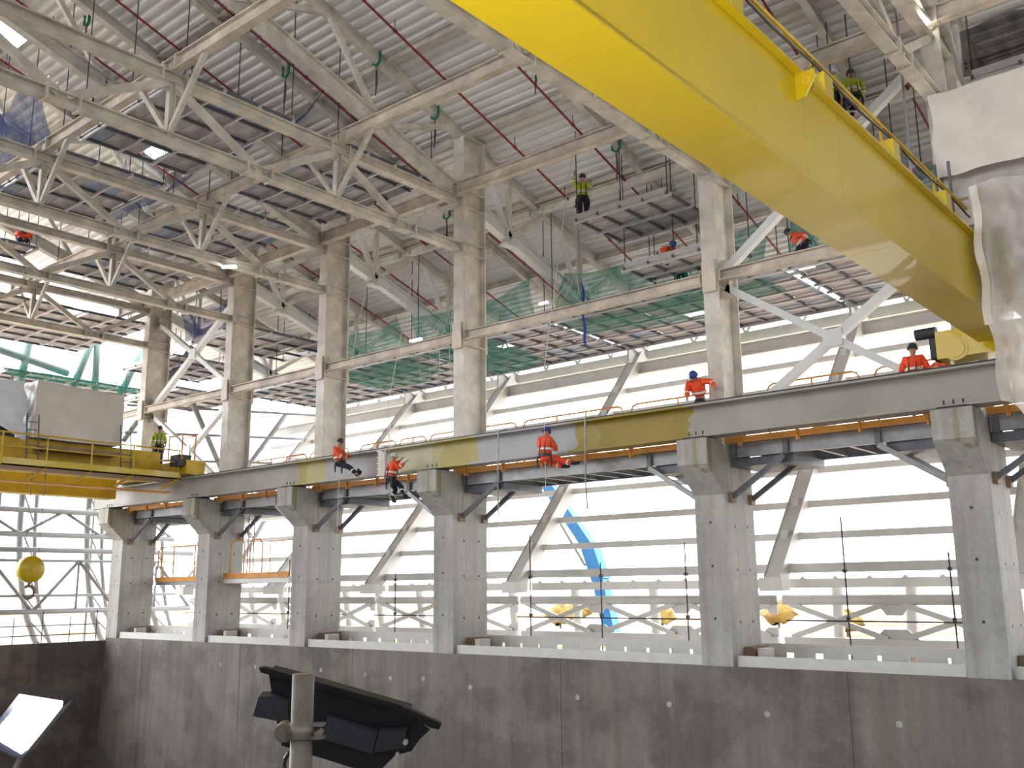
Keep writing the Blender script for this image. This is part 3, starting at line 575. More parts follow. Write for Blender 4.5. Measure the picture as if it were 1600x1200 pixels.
# plastic-wrapped trolley
t = thing('wrapped_trolley', 'crane trolley wrapped in torn translucent plastic sheeting at the right edge', 'trolley', (-3.5, 20, 6.5))
def crumple(p, a=.02): return V((p[0]+a*math.sin(5.1*p[2]+3.3*p[1]), p[1]+a*math.sin(4.3*p[0]+6.1*p[2])+a*.6*math.sin(11*p[0]-7*p[2]), p[2]+a*.6*math.sin(6.7*p[0]+2.2*p[1])))
def sheet(f, name, m, nu=36, nv=30, a=.02): return MB().grid(lambda u, v: crumple(f(u, v), a), nu, nv).build(name, m, t, True)
sheet(lambda u, v: V((-5.0+4.2*u, 19, 7.75+1.75*v)), 'front_cover', 'tarp'); sheet(lambda u, v: V((-5.0, 19+3*u, 7.75+1.75*v)), 'side_cover', 'tarp')
sheet(lambda u, v: V((-5.0+4.2*u, 19+3*v, 9.5)), 'top_cover', 'tarp')
sheet(lambda u, v: V((-4.95+4.1*u, 19.15+.1*math.sin(7*u), 6.75+1.1*v)), 'lower_cover', 'plastic')
sheet(lambda u, v: V((-4.4+.15*math.sin(3*v+1)*(1-v)+3.4*u, 18.7+.5*u+(.14*math.sin(17*u+2*v)+.06*math.sin(41*u-3*v))*(1-.4*v), 3.55+.35*math.sin(7*u+4.6)*(1-v)-.55*math.exp(-((u-.13)/.06)**2)*(1-v)+(7.35-3.55)*v)), 'hanging_sheet', 'plastic', 44, 36, .03)
sheet(lambda u, v: V((-4.36+.14*u, 18.62+.05*math.sin(9*v), 4.6+2.7*v)), 'folded_edge', 'tarp', 4, 30, .02)
MB().box(-4.3, -.6, 19.4, 21.4, 5.3, 6.75).build('carriage', 'galv', t); MB().box(-4.4, -.6, 19.3, 21.6, 6.75, 7.0).build('carriage_beam', 'galv_dark', t)
MB().box(-4.8, -.8, 19.3, 21.8, 7.05, 9.35).build('machinery_housing', 'galv', t)
for x in (-5.0, -4.75): MB().tube((x, 18.9, 6.5), (x, 18.9, 8.0), .03, 6).build('scaffold_tube', 'galv_dark', t)
MB().tube((-5.05, 18.9, 7.15), (-3.8, 18.9, 7.2), .022, 6).build('scaffold_tube', 'rust_box', t)
tag(MB().tube((-6.35, 22.0, 8.0), (-6.3, 22.0, 14.5), .03, 8).build('scaffold_tube', 'galv'), 'grey upright scaffold tube beside the wrapped trolley', 'tube')

# ---------------------------------------------------------------- second crane, far left
t = thing('far_bridge_crane', 'older yellow bridge crane with walkway and railings at the far left', 'crane', (-38, 20, 4.6))
MB().box(-38.3, -37.4, -6, 21.6, 4.55, 5.75).build('near_girder', 'yellow_old', t); MB().box(-41.3, -40.5, -6, 21.4, 4.0, 5.2).build('far_girder', 'yellow_old', t)
MB().box(-37.3, -35.9, -6, 21.7, 4.5, 4.55).build('walkway_deck', 'rust_box', t); MB().box(-35.95, -35.9, -6, 21.7, 4.5, 4.78).build('toe_board', 'yellow', t)
MB().box(-36.6, -36.1, -6, 21.4, 3.95, 4.0).build('conductor_bar', 'orange', t)
MB().tube((-35.92, -6, 5.68), (-35.92, 21.7, 5.68), .032, 6).build('top_rail', 'yellow_old', t); MB().tube((-35.92, -6, 5.2), (-35.92, 21.7, 5.2), .025, 6).build('mid_rail', 'yellow_old', t)
for y in (14.6, 16.2, 17.9, 19.6, 21.6): MB().tube((-35.92, y, 4.5), (-35.92, y, 5.68), .03, 6).build('rail_post', 'yellow_old', t); MB().bar((-35.95, y, 4.5), (-37.3, y, 4.2), .06, .08).build('deck_bracket', 'yellow_old', t)
tk = MB().box(-41.6, -35.6, 21.75, 22.6, 4.72, 5.3).build('end_truck', 'yellow_old', t)
for x in (-36.3, -40.8): MB().lathe((x, 21.74, 4.95), [(.05, -.06), (.24, -.06), (.24, 0), (.06, .02)], 16, (0, -1, 0)).build('wheel', 'yellow_old', tk)
MB().box(-36.3, -35.7, 21.4, 22.0, 5.05, 5.5).build('control_box', 'dark', t)
for y in (21.5, 22.1): 
    for x in (-36.6, -35.6): MB().tube((x, y, 5.3), (x, y, 6.35), .03, 6).build('guard_post', 'orange', t)
MB().path([(-36.6, 21.5, 6.3), (-35.6, 21.5, 6.3), (-35.6, 22.1, 6.3), (-36.6, 22.1, 6.3)], .025, 6).build('guard_rail', 'orange', t)
t = thing('far_wrapped_trolley', 'boxy trolley wrapped in smooth grey-beige tarpaulin on the far left crane', 'trolley', (-38, 18, 5.8))
def sheet2(f, name, m, nu=24, nv=20, a=.018): return MB().grid(lambda u, v: crumple(f(u, v), a), nu, nv).build(name, m, t, True)
sheet2(lambda u, v: V((-37.0, 16.1+3.5*u, 5.75+2.2*v-.12*u*v)), 'front_cover', 'tarp'); sheet2(lambda u, v: V((-37-2.4*u, 16.1, 5.75+2.2*v)), 'side_cover', 'tarp'); sheet2(lambda u, v: V((-37-2.4*u, 16.1+3.5*v, 7.95-.12*v)), 'top_cover', 'tarp')
MB().box(-39.3, -37.1, 16.2, 19.5, 5.76, 7.8).build('machinery_housing', 'galv', t)
MB().box(-37.6, -36.4, 16.3, 19.4, 5.3, 5.42).build('service_deck', 'rust_box', t)
for y in (16.0, 19.7):
    for d in (-.22, .22): MB().tube((-36.6, y+d, 4.6), (-36.9, y+d, 6.6), .025, 6).build('ladder_rail', 'galv_dark', t)
    for k in range(6): MB().tube((-36.6-.05*k, y-.22, 4.8+.3*k), (-36.6-.05*k, y+.22, 4.8+.3*k), .018, 5).build('ladder_rung', 'galv_dark', t)
t = thing('far_plastic_cover', 'bluish white plastic sheeting draped over machinery at the left edge', 'sheeting', (-38.5, 14, 5.8))
sheet2(lambda u, v: V((-37.1-.4*v, 13.2+2.7*u, 5.9+.4*math.sin(4*u)*(1-v)+1.7*v+.35*u*v)), 'front_sheet', 'tarp_white', 26, 20, .06); sheet2(lambda u, v: V((-37.5-2*u, 13.2+2.7*v, 7.6+.35*v)), 'top_sheet', 'tarp_white', 14, 18, .06)
MB().box(-39.2, -37.6, 13.3, 15.7, 5.75, 7.4).build('machinery', 'galv_dark', t)
# hook block
t = thing('hook_block', 'yellow crane hook block hanging at the far left', 'hook', (-38, 16.9, .1))
MB().lathe((-38.2, 16.9, .9), [(.2, -.06), (.45, -.02), (.5, .06), (.5, .34), (.45, .42), (.2, .46)], 22, (1, 0, 0)).build('sheave_housing', 'yellow', t, True)
MB().lathe((-37.74, 16.9, .9), [(.1, 0), (.1, .04)], 12, (1, 0, 0)).build('pin', 'yellow_old', t)
hk = MB().path([(-38, 16.9+.22*math.sin(a), .06+.22*math.cos(a)) for a in [math.radians(d) for d in range(-40, 261, 20)]], [.06]*4+[.075]*8+[.06, .05, .04, .02], 8).build('hook', 'rust_box', t, True)
MB().tube((-38, 16.9, .28), (-38, 16.9, .5), .06, 8).build('shank', 'rust_box', t)
for dy in (-.25, .25): MB().tube((-38, 16.9+dy, 1.2), (-38, 16.9+dy, 4.6), .015, 5).build('wire_rope', 'galv_dark', t)

# ---------------------------------------------------------------- end of the hall, far left
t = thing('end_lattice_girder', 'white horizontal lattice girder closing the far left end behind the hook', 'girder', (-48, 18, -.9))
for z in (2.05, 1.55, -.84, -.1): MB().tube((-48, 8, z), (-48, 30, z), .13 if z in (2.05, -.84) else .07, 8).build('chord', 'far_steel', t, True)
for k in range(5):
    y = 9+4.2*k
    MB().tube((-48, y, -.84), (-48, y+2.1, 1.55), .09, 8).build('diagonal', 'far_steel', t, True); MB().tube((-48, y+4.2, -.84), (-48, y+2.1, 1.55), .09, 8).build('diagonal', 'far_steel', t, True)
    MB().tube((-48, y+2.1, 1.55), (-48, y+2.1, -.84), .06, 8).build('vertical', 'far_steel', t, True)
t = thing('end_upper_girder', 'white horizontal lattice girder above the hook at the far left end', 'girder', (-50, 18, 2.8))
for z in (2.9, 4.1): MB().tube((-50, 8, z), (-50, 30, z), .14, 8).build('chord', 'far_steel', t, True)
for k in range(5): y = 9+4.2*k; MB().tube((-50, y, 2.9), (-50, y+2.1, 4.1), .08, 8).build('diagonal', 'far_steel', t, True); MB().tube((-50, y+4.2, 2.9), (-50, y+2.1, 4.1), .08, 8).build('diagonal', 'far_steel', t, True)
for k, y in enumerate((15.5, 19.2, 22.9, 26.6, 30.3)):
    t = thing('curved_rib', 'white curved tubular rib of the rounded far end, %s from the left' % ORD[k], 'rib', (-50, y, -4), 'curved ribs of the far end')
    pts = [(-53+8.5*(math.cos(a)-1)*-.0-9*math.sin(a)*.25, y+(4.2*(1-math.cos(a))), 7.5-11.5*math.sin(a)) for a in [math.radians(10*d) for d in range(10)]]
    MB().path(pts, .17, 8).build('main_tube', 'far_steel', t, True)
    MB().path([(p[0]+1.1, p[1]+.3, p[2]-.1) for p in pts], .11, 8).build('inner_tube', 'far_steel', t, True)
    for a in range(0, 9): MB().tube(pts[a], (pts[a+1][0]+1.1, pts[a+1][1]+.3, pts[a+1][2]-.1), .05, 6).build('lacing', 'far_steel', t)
for k, (p, q, m) in enumerate((((-52, 17, 13.1), (-52, 24.2, 11.8), 'flare_teal_steel'), ((-52, 21.5, 9.0), (-52, 22.1, 13.9), 'flare_teal_steel'), ((-52, 24.4, 10.5), (-52, 25.6, 14.6), 'flare_teal_steel'), ((-52, 25.8, 10.5), (-52, 25.7, 14.6), 'flare_teal_steel'), ((-52, 27.2, 10.8), (-52, 28.7, 14.6), 'flare_teal_steel'), ((-47, 25.0, 7.6), (-46, 28.0, 13.0), 'far_steel'), ((-46, 29, 3), (-45.5, 34, 10), 'far_steel'), ((-47, 33, 3), (-44, 27, 9.5), 'far_steel'), ((-50, 31, -4), (-46, 36, 8.5), 'far_steel'))):
    tag(MB().tube(p, q, .2 if m == 'flare_teal_steel' else .14, 10).build('bracing_tube', m, None, True), ('teal flare-tinted' if m == 'flare_teal_steel' else 'white')+' slanted bracing tube of the far end structure, %s from the left' % ORD[k], 'tube', 'far end bracing tubes')
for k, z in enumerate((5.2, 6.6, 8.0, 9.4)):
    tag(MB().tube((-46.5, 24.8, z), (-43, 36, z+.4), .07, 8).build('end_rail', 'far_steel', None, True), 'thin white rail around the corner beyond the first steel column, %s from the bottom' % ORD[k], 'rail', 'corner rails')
# guard rail on the end wall
t = thing('wall_guard_rail', 'thin scaffold guard rail standing on the dark end wall', 'guardrail', (-42.9, 19, -2.07))
for z in (-1.75, -1.35): MB().tube((-42.9, 8, z), (-42.9, 22.3, z), .03, 6).build('rail', 'galv', t)
for k in range(12): MB().tube((-42.9, 9+1.2*k, -2.07), (-42.9, 9+1.2*k, -1.0+.25*(k % 2)), .022, 6).build('post', 'rope_dark', t)
# landing with orange rails between the first two concrete columns
t = thing('ladder_landing', 'small grey landing with orange railings and a ladder by the second concrete column', 'platform', (-36, 24.4, .2))
MB().box(-41.6, -35.75, 24.2, 25.1, .3, .5).build('deck', 'galv', t); MB().box(-34.75, -30.5, 23.2, 24.9, .32, .55).build('deck', 'steel_light', t)
MB().box(-34.75, -30.5, 23.16, 23.2, .5, .72).build('toe_board', 'orange', t); MB().box(-41.6, -35.75, 24.16, 24.2, .45, .66).build('toe_board', 'orange', t)
for x in (-41.3, -40.3, -38.6, -37): MB().tube((x, 24.25, .5), (x, 24.25, 2.0), .03, 6).build('rail_post', 'orange', t)
MB().path([(-41.6, 24.25, 1.0), (-41.6, 24.25, 1.85), (-41.4, 24.25, 2.0), (-37, 24.25, 2.0)], .028, 6).build('top_rail', 'orange', t)
for a, b in ((-34.4, -33.5), (-33.1, -32.3)): MB().path([(a, 23.25, .6), (a, 23.25, 1.85), (a+.15, 23.25, 2.0), (b-.15, 23.25, 2.0), (b, 23.25, 1.85), (b, 23.25, .6)], .03, 6).build('hoop_rail', 'orange', t)
MB().path([(-32, 23.4, .6), (-32, 23.4, 1.9), (-30.6, 23.4, 1.9), (-30.6, 23.4, .6)], .026, 6).build('hoop_rail', 'orange', t)
for s in (-.2, .2): MB().tube((-34.0+s, 23.9, .5), (-34.0+s, 23.9, 3.4), .025, 6).build('ladder_rail', 'galv', t)
for k in range(9): MB().tube((-34.2, 23.9, .8+.3*k), (-33.8, 23.9, .8+.3*k), .015, 5).build('ladder_rung', 'galv', t)
# blue boom lift outside
t = thing('boom_lift', 'blue articulated boom of an access lift outside the facade', 'boom lift', (-26.5, 38, -4))
MB().bar((-30.0, 38, 5.6), (-27.0, 38, 1.75), .5, .55).build('upper_boom', 'blue_paint', t); MB().bar((-27.1, 38, 1.9), (-26.5, 38, .3), .6, .7).build('knuckle', 'blue_paint', t)
MB().bar((-26.6, 38, .5), (-25.7, 38, -3.2), .55, .6).build('lower_boom', 'blue_paint', t); MB().tube((-29, 37.7, 3.6), (-27.2, 37.7, 1.0), .07, 8).build('hydraulic_ram', 'galv', t)
MB().box(-27.2, -24.2, 37, 39, -4, -3.1).build('chassis', 'blue_paint', t)
# autumn trees in the open ground
for k in range(12):
    x, y = -70+9.5*k+random.uniform(-2, 2), 85+random.uniform(-12, 12); h = random.uniform(1.3, 2.3)
    t = thing('autumn_shrub', 'yellow-brown autumn shrub far outside the facade, %s from the left' % (ORD+['eleventh', 'twelfth'])[k], 'shrub', (x, y, -4), 'autumn shrubs outside')
    mb = MB(); n = 14
    for i in range(9):
        f = i/8; rr = h*.75*math.sin(math.pi*(.12+.85*f)); mb.v += [V((x+rr*(1+.25*math.sin(3*j+i*2.1+k))*math.cos(2*math.pi*j/n), y+rr*(1+.25*math.cos(5*j+i+k))*math.sin(2*math.pi*j/n), -3.6+h*f+.2*math.sin(j*7+i))) for j in range(n)]
    mb.f = [(i*n+j, i*n+(j+1) % n, (i+1)*n+(j+1) % n, (i+1)*n+j) for i in range(8) for j in range(n)]+[tuple(range(8*n, 9*n))]
    mb.build('foliage', 'leaf', t, True); MB().tube((x, y, -4), (x, y, -3), .12, 6).build('stem', 'bark', t)

# ---------------------------------------------------------------- lamps of the hall
def batten(p, q, lab):
    t = thing('batten_lamp', lab, 'lamp', p, 'lit work lamps under the roof'); p = V(p); q = V(q)
    MB().bar(p+V((0, 0, .07)), q+V((0, 0, .07)), .14, .06).build('housing', 'white_steel', t); MB().bar(p, q, .11, .07).build('tube', 'lamp_white', t)
batten((-30.6, 29.5, 10.9), (-29.9, 29.5, 10.9), 'small lit lamp under the roof right of the third steel column')
batten((-28.9, 18.6, 11.25), (-28.5, 18.9, 11.25), 'small lit lamp under the flat truss left of the third steel column')
batten((-23.9, 30.4, 11.5), (-23.5, 30.4, 11.5), 'small lit lamp behind the fourth steel column')
batten((-31.2, 18.2, 17.0), (-30.7, 18.4, 17.0), 'lit lamp high under the roof at the upper left')
batten((-6.0, 22.2, 13.4), (-5.8, 22.7, 13.2), 'lit lamp at the head of the rightmost steel column')
# ---------------------------------------------------------------- near flood lamps
D0 = 2.25
def sc(px, py, d): return (fw+CR*((px-800)/FPX)-CU*((py-600)/FPX))*d
AX = (sc(688, 1135, D0)-sc(405, 1047, D0)).normalized()
pp = sc(474, 1062, 2.1)
t = thing('scaffold_pole', 'grey galvanised scaffold pole with clamp in the foreground', 'pole', (pp.x, pp.y, -9))
MB().tube((pp.x, pp.y, -9), (pp.x, pp.y, pp.z+.012), .0235, 20).build('tube', 'pole_steel', t, True)
MB().lathe((pp.x, pp.y, pp.z+.0125), [(.0235, 0), (.019, .001), (.018, -.03)], 20).build('rim', 'rust_box', t)
cl = MB().lathe((pp.x, pp.y, pp.z-.105), [(.0275, -.016), (.0275, .016)], 20).build('clamp_band', 'pole_steel', t, True)
for dz in (-.013, .013): MB().bar((pp.x, pp.y, pp.z-.105+dz), tuple(V((pp.x, pp.y, pp.z-.105+dz))+CR*.048), .03, .006).build('clamp_jaw', 'pole_steel', cl)
c0 = V((pp.x, pp.y, pp.z-.105))
MB().lathe(c0-CR*.036-fw*.012, [(.02, -.02), (.02, .004), (.011, .004), (.011, .018)], 12, -fw).build('clamp_bolt', 'pole_steel', cl); MB().lathe(c0+CR*.04-fw*.012, [(.009, -.01), (.009, .02)], 6, -fw).build('clamp_nut', 'pole_steel', cl)
MB().path([sc(452, 1175, 2.12), sc(446, 1185, 2.12), sc(444, 1200, 2.12), sc(446, 1240, 2.12), sc(455, 1300, 2.12)], .005, 6).build('cable', 'dark', t)
fl = sc(545, 1120, D0)
t = thing('flood_lamp', 'black flood lamp seen from behind on the foreground scaffold pole', 'lamp', fl)
def slab(px, d0, th, name, m, par):
    P = [sc(x, y, d0) for x, y in px]; return MB().prism(P, fw*th).build(name, m, par)
hs = slab([(420, 1051), (455, 1060), (640, 1113), (672, 1140), (655, 1156), (643, 1174), (618, 1180), (600, 1198), (590, 1212), (440, 1165), (425, 1090)], D0-.01, .06, 'housing', 'black_gloss', t)
slab([(404, 1044), (412, 1043), (620, 1100), (690, 1131), (686, 1140), (672, 1137), (618, 1108), (408, 1051)], D0-.03, .014, 'front_flange', 'black_gloss', t)
slab([(404, 1089), (425, 1088), (450, 1098), (450, 1130), (395, 1119)], D0-.03, .04, 'yoke_arm', 'dark', t)
slab([(592, 1143), (634, 1142), (632, 1170), (584, 1176)], D0-.035, .03, 'driver_box', 'dark', t)
slab([(510, 1120), (590, 1145), (582, 1178), (505, 1155)], D0-.028, .03, 'cooling_block', 'dark', t)
MB().lathe(sc(634, 1158, D0-.04), [(.006, 0), (.006, .01)], 8, -fw).build('bolt', 'alu', t)
MB().lathe(sc(621, 1177, D0-.04), [(.004, 0), (.004, .008)], 8, -fw).build('bolt', 'alu', t)
face = fl+fw*.2
gl = bpy.data.lights.new('flood_beam', 'SPOT'); gl.energy = 1500; gl.spot_size = math.radians(85); gl.spot_blend = .6; gl.shadow_soft_size = .3; gl.color = (1, .97, .9)
go = bpy.data.objects.new('flood_beam', gl); COL.objects.link(go); go.location = face; go.rotation_euler = V((-3.3, 6.6, 5.4)).to_track_quat('-Z', 'Y').to_euler()
f2 = sc(42, 1135, 3.0)
t = thing('lit_flood_lamp', 'lit white flood lamp shining from the lower left corner', 'lamp', f2)
Q = [(-14, 1150), (37, 1092), (95, 1101), (33, 1178)]
def slab2(px, d0, th, name, m): return MB().prism([sc(x, y, d0) for x, y in px], fw*th).build(name, m, t)
slab2([(-30, 1160), (30, 1084), (99, 1095), (97, 1105), (35, 1184), (20, 1182)], 3.02, .08, 'housing', 'black_gloss')
slab2(Q, 3.0, .015, 'glass', 'flood_glass')
MB().bar(sc(36, 1175, 3.05), sc(10, 1230, 3.05), .012, .012).build('yoke', 'pole_steel', t)
fb = f2-fw*.08
g2 = bpy.data.lights.new('flood_beam_left', 'SPOT'); g2.energy = 150; g2.spot_size = math.radians(140); g2.spot_blend = .7; g2.shadow_soft_size = .12
g2o = bpy.data.objects.new('flood_beam_left', g2); COL.objects.link(g2o); g2o.location = fb; g2o.rotation_euler = V((.3, .1, .75)).to_track_quat('-Z', 'Y').to_euler()

# ---------------------------------------------------------------- people
def skin_mesh(name, verts, edges, rad, root, m, parent, sub=1):
    me = bpy.data.meshes.new(name); bm = bmesh.new(); ly = bm.verts.layers.skin.verify()
    vv = []
    for k, p in enumerate(verts):
        v = bm.verts.new(p); r = rad[k]; v[ly].radius = r if isinstance(r, tuple) else (r, r); v[ly].use_root = (k == root); vv.append(v)
    for a, b in edges: bm.edges.new((vv[a], vv[b]))
    bm.to_mesh(me); bm.free()
    o = bpy.data.objects.new(name, me); COL.objects.link(o)
    o.modifiers.new('skin', 'SKIN').use_smooth_shade = True
    s = o.modifiers.new('sub', 'SUBSURF'); s.levels = sub; s.render_levels = sub
    dg = bpy.context.evaluated_depsgraph_get(); m2 = bpy.data.meshes.new_from_object(o.evaluated_get(dg)); bpy.data.objects.remove(o)
    m2.materials.clear(); m2.materials.append(MATS[m]); m2.name = name
    o = bpy.data.objects.new(name, m2); COL.objects.link(o); o.parent = parent; return o
def local(mb, name, m, parent, smooth=False):
    ORG[parent.name+'#'] = V((0, 0, 0)); me = bpy.data.meshes.new(name); me.from_pydata(mb.v, [], mb.f); me.materials.append(MATS[m])
    if smooth: me.polygons.foreach_set('use_smooth', [True]*len(me.polygons))
    o = bpy.data.objects.new(name, me); COL.objects.link(o); o.parent = parent; return o
t = thing('brush_bundle', 'white frayed bristle bundle hanging left of the roped worker with raised arms', 'brush', (-23.3, 21.25, 3.5))
MB().tube((-23.2, 21.3, 3.55), (-23.2, 21.3, 4.45), .03, 8).build('handle', 'rope', t); MB().path([(-23.2, 21.3, 4.4), (-23.2, 21.75, 4.66), (-23.2, 22.2, 4.66)], .012, 5).build('cord', 'rope', t)
for k in range(9): MB().path([(-23.2, 21.3, 3.6+.09*k), (-23.36, 21.22, 3.64+.09*k), (-23.46+.03*(k % 2), 21.16, 3.6+.1*k)], [.05, .06, .01], 6).build('bristle_tuft', 'bristle', t)
# pose in a local frame: x right, y forward, z up, pelvis at the origin
STAND = dict(chest=(0, .02, .33), neck=(0, .02, .52), head=(0, .05, .66), sh=.19,
             el=((-.27, -.02, .22), (.27, -.02, .22)), wr=((-.27, .12, .0), (.27, .12, .0)), kn=((-.11, .03, -.43), (.11, .03, -.43)), an=((-.12, -.02, -.84), (.12, -.02, -.84)), foot=(.0, .16, -.05))
def person(label, loc, face, pose, top='hivis', legs='navy', hat='helmet_blue', harness=True, group='workers in hi-vis', lean=0):
    p = dict(STAND); p.update(pose)
    t = bpy.data.objects.new('person', None); COL.objects.link(t); t.location = loc; t.rotation_euler = (lean, 0, face); ORG[t.name] = V(loc); tag(t, label, 'person', group)
    ch, nk, hd = V(p['chest']), V(p['neck']), V(p['head']); el = [V(e) for e in p['el']]; wr = [V(w) for w in p['wr']]; kn = [V(k) for k in p['kn']]; an = [V(a) for a in p['an']]
    ax = V((1, 0, 0)); sh = [nk-ax*p['sh']-V((0, 0, .06)), nk+ax*p['sh']-V((0, 0, .06))]; hp = [V((-.1, 0, -.03)), V((.1, 0, -.03))]; ft = V(p['foot'])
    hdir = (hd-nk).normalized(); fdir = V(p.get('look', (0, 1, 0))).normalized()
    # body: one continuous skinned figure with head, nose, ears, hands and fingers
    vs = [V((0, 0, 0)), ch, nk, hd, hd+hdir*.09, hd+fdir*.105-hdir*.01, hd+hdir*.0-ax*.085, hd+ax*.085]; ra = [(.13, .1), (.14, .1), .055, (.085, .1), .06, .018, .02, .02]
    ed = [(0, 1), (1, 2), (2, 3), (3, 4), (3, 5), (3, 6), (3, 7)]
    for s in (0, 1):
        k = len(vs); hd_ = (wr[s]-el[s]).normalized(); palm = wr[s]+hd_*.08
        vs += [sh[s], el[s], wr[s], palm]; ra += [.05, .04, .028, (.036, .022)]; ed += [(1, k), (k, k+1), (k+1, k+2), (k+2, k+3)]
        side = hd_.cross(V((0, 0, 1)))
        if side.length < .1: side = V((1, 0, 0))
        side.normalize(); dn = side.cross(hd_).normalized()
        for j, (off, ln) in enumerate(((-.03, .06), (-.01, .075), (.012, .07), (.032, .055))):
            q = len(vs); vs += [palm+side*off+hd_*ln*.55, palm+side*off+hd_*ln-dn*.03]; ra += [.0095, .008]; ed += [(k+3, q), (q, q+1)]
        q = len(vs); vs += [wr[s]+hd_*.04-side*.045, wr[s]+hd_*.08-side*.055]; ra += [.011, .009]; ed += [(k+2, q), (q, q+1)]
        k = len(vs); vs += [hp[s], kn[s], an[s], an[s]+ft*.6]; ra += [.075, .055, .04, .035]; ed += [(0, k), (k, k+1), (k+1, k+2), (k+2, k+3)]
    skin_mesh('body', vs, ed, ra, 0, 'skin', t)
    jv = [V((0, 0, .02)), ch*.55, ch, nk-V((0, 0, .04))]; jr = [(.19, .15), (.195, .16), (.205, .165), .1]; je = [(0, 1), (1, 2), (2, 3)]
    for s in (0, 1): k = len(jv); jv += [sh[s], el[s], el[s].lerp(wr[s], .92)]; jr += [.1, .085, .064]; je += [(2, k), (k, k+1), (k+1, k+2)]
    jk = skin_mesh('jacket', jv, je, jr, 0, top, t)
    tv = [V((0, 0, .03)), V((0, 0, -.03))]; tr = [(.17, .14), (.175, .145)]; te = [(0, 1)]
    for s in (0, 1): k = len(tv); tv += [hp[s], hp[s].lerp(kn[s], .5), kn[s], kn[s].lerp(an[s], .9)]; tr += [.115, .105, .088, .072]; te += [(1, k), (k, k+1), (k+1, k+2), (k+2, k+3)]
    skin_mesh('trousers', tv, te, tr, 0, legs, t)
    for s in (0, 1):
        skin_mesh('boot', [kn[s].lerp(an[s], .8), an[s], an[s]+ft*.5, an[s]+ft*1.15], [(0, 1), (1, 2), (2, 3)], [.058, .06, .052, .045], 1, 'boot', t)
        local(MB().lathe(el[s].lerp(wr[s], .35), [(.084, -.022), (.084, .022)], 12, (wr[s]-el[s]).normalized()), 'reflective_band', 'reflective', jk)
        local(MB().lathe(kn[s].lerp(an[s], .55), [(.088, -.024), (.088, .024)], 12, (an[s]-kn[s]).normalized()), 'reflective_band', 'reflective', t)
    wa = ch*.28
    def ring(c, rx, ry, h, th=.012, n=18):
        mb = MB(); ax_ = ch.normalized(); q = V((0, 0, 1)).rotation_difference(ax_)
        for zz, e in ((-h, 0), (-h, th), (h, th), (h, 0)): mb.v += [c+q @ V(((rx+e)*math.cos(2*math.pi*j/n), (ry+e)*math.sin(2*math.pi*j/n), zz)) for j in range(n)]
        mb.f = [(i*n+j, i*n+(j+1) % n, ((i+1) % 4)*n+(j+1) % n, ((i+1) % 4)*n+j) for i in range(4) for j in range(n)]; return mb
    local(ring(wa+ch*.25, .2, .168, .03), 'reflective_band', 'reflective', jk)
    if harness:
        h = local(ring(V((0, 0, .0)), .195, .162, .04), 'harness', 'dark', t)
        for s in (-1, 1): local(MB().path([V((s*.09, -.17, .02)), ch*.6+V((s*.085, -.175, 0)), nk+V((s*.08, -.09, -.06)), nk+V((s*.08, .0, -.005)), nk+V((s*.08, .1, -.08)), ch*.6+V((s*.085, .175, 0)), V((s*.09, .17, .02))], .017, 6), 'shoulder_strap', 'dark', h)
        for s in (-1, 1): local(MB().path([V((s*.2, -.04, 0)), V((s*.23, -.05, -.14)), V((s*.22, -.04, -.34))], [.03, .035, .02], 6), 'gear_sling', 'dark', h)
    qh = hd+hdir*.03
    hm = local(MB().lathe(qh, [(.135, 0), (.132, .012), (.122, .03), (.116, .07), (.095, .115), (.06, .142), (.0, .15)], 18, hdir), 'helmet', hat, t, True)
    local(MB().prism([qh+fdir*.09-ax*.085+hdir*.002, qh+fdir*.165-ax*.05, qh+fdir*.165+ax*.05, qh+fdir*.09+ax*.085+hdir*.002], hdir*.012), 'peak', hat, hm)
    return t
SIT = dict(kn=((-.13, .40, -.06), (.13, .38, .02)), an=((-.13, .66, -.34), (.13, .72, -.26)), foot=(0, .1, .14))
def fa(x, y): return math.atan2(-x, y)
person('roped worker in orange jacket and black trousers swung sideways at the girder, leftmost', (-25.4, 21.25, 4.2), fa(.95, .35), dict(SIT, chest=(0, -.07, .32), neck=(0, -.06, .52), head=(0, -.01, .67), el=((-.25, .1, .22), (.25, .1, .22)), wr=((-.17, .32, .27), (.2, .3, .14)), kn=((-.12, .36, -.18), (.12, .38, -.14)), an=((-.1, .68, -.47), (.12, .72, -.43)), foot=(0, .07, .17)), hat='helmet_dark')
person('roped worker in orange jacket with grey helmet and arms raised to the girder', (-23.0, 21.35, 3.5), fa(.35, .95), dict(el=((-.24, .2, .42), (.3, .16, .3)), wr=((-.05, .36, .62), (.42, .32, .48)), chest=(0, .05, .33), neck=(0, .07, .52), head=(0, .1, .66), kn=((-.14, .25, -.34), (.2, .3, -.28)), an=((-.16, .1, -.68), (.5, .2, -.56)), foot=(.1, .12, -.06)), hat='helmet_white')
person('roped worker in orange jacket and orange trousers beside the yellow paint', (-16.65, 21.3, 3.62), fa(-.1, 1), dict(chest=(0, .03, .33), el=((-.25, .12, .2), (.25, .16, .2)), wr=((-.12, .34, .22), (.14, .36, .2)), kn=((-.04, .36, -.16), (.34, .30, -.12)), an=((.36, .42, -.30), (.72, .34, -.24)), foot=(.14, .06, .02), head=(0, .08, .66)), top='hivis_pink', legs='hivis', hat='helmet_blue')
person('worker in orange jacket and blue helmet bending over the girder beside the fifth steel column', (-12.6, 22.95, 4.95), fa(.1, -1), dict(chest=(0, .12, .31), neck=(0, .26, .46), head=(0, .36, .54), look=(0, .8, -.6), el=((-.48, .26, .36), (.26, .26, .18)), wr=((-.58, .44, .18), (.2, .42, -.02))), hat='helmet_blue', harness=False)
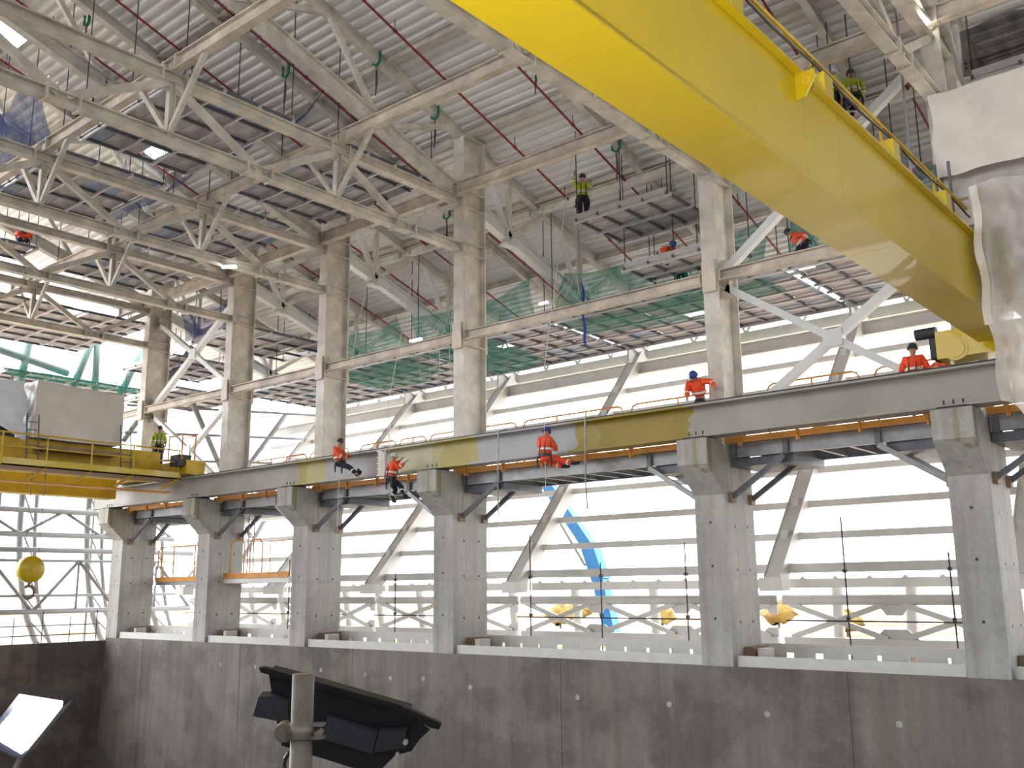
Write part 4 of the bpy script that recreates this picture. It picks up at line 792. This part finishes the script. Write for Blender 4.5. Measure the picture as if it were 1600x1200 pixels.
person('worker in orange jacket and dark helmet standing on the walkway left of the crane truck', (-7.1, 23.3, 4.78), fa(-.1, 1), dict(el=((-.3, .05, .16), (.3, .05, .16)), wr=((-.34, .2, -.04), (.34, .2, -.04))), hat='helmet_dark', harness=True)
person('worker in orange jacket half hidden against the yellow crane end truck', (-6.5, 23.0, 4.62), fa(.5, .8), dict(chest=(0, .12, .3), neck=(0, .22, .46), head=(0, .3, .56)), hat='helmet_dark', top='hivis_pink')
person('worker in yellow-green jacket on the small high deck left of the fifth steel column', (-18.1, 25.5, 13.05), fa(.6, -.6), dict(el=((-.25, .15, .3), (.3, .1, .45)), wr=((-.2, .35, .4), (.3, .2, .7))), top='hivis_green', hat='helmet_dark')
person('worker in orange jacket crouching on the small lower deck left of the fifth steel column', (-16.1, 27.2, 10.95), fa(.9, -.4), dict(chest=(0, .28, .1), neck=(0, .46, .12), head=(0, .58, .16), kn=((-.13, .3, -.1), (.13, .3, -.1)), an=((-.13, .0, -.28), (.13, .0, -.28)), el=((-.25, .45, -.1), (.25, .45, -.1)), wr=((-.2, .6, -.25), (.2, .6, -.25))), top='hivis')
person('worker in orange jacket kneeling behind the green net right of the fifth steel column', (-11.4, 27.9, 10.4), fa(-.8, -.5), dict(chest=(0, .2, .2), neck=(0, .34, .3), head=(0, .44, .38), kn=((-.13, .3, -.2), (.13, .3, -.2)), an=((-.13, -.1, -.4), (.13, -.1, -.4))), top='hivis_pink', hat='helmet_dark')
person('worker in dark green clothing behind the net between the fourth and fifth steel columns', (-16.2, 28.6, 10.75), fa(.7, -.7), {}, top='hivis_green', hat='helmet_dark')
person('worker in orange jacket crouching on a deck among the trusses near the left edge', (-40.0, 16.3, 14.42), fa(.9, -.4), dict(chest=(0, .28, .1), neck=(0, .46, .12), head=(0, .58, .16), kn=((-.13, .3, -.1), (.13, .3, -.1)), an=((-.13, .0, -.28), (.13, .0, -.28))), top='hivis')
person('worker in green jacket on the far left crane beside its end truck', (-38.3, 22.0, 6.2), fa(.8, -.5), {}, top='hivis_green', legs='navy', hat='helmet_dark')
person('roped worker in green vest hanging behind the yellow crane handrail, left of a pair', (-9.0, 24.8, 13.3), fa(.5, .6), dict(SIT), top='hivis_green', hat='helmet_white')
person('roped worker in green vest hanging behind the yellow crane handrail, right of a pair', (-8.45, 24.8, 13.1), fa(-.5, .7), dict(SIT), top='hivis_green', hat='helmet_dark')
for x, z0, s in ((-9.0, 13.3, 'left'), (-8.45, 13.1, 'right')): rope([(x, 24.75, z0), (x, 24.7, zr(24.7)-.02)], .02, 'rope_dark', 'dark rope holding the %s worker behind the crane handrail' % s)
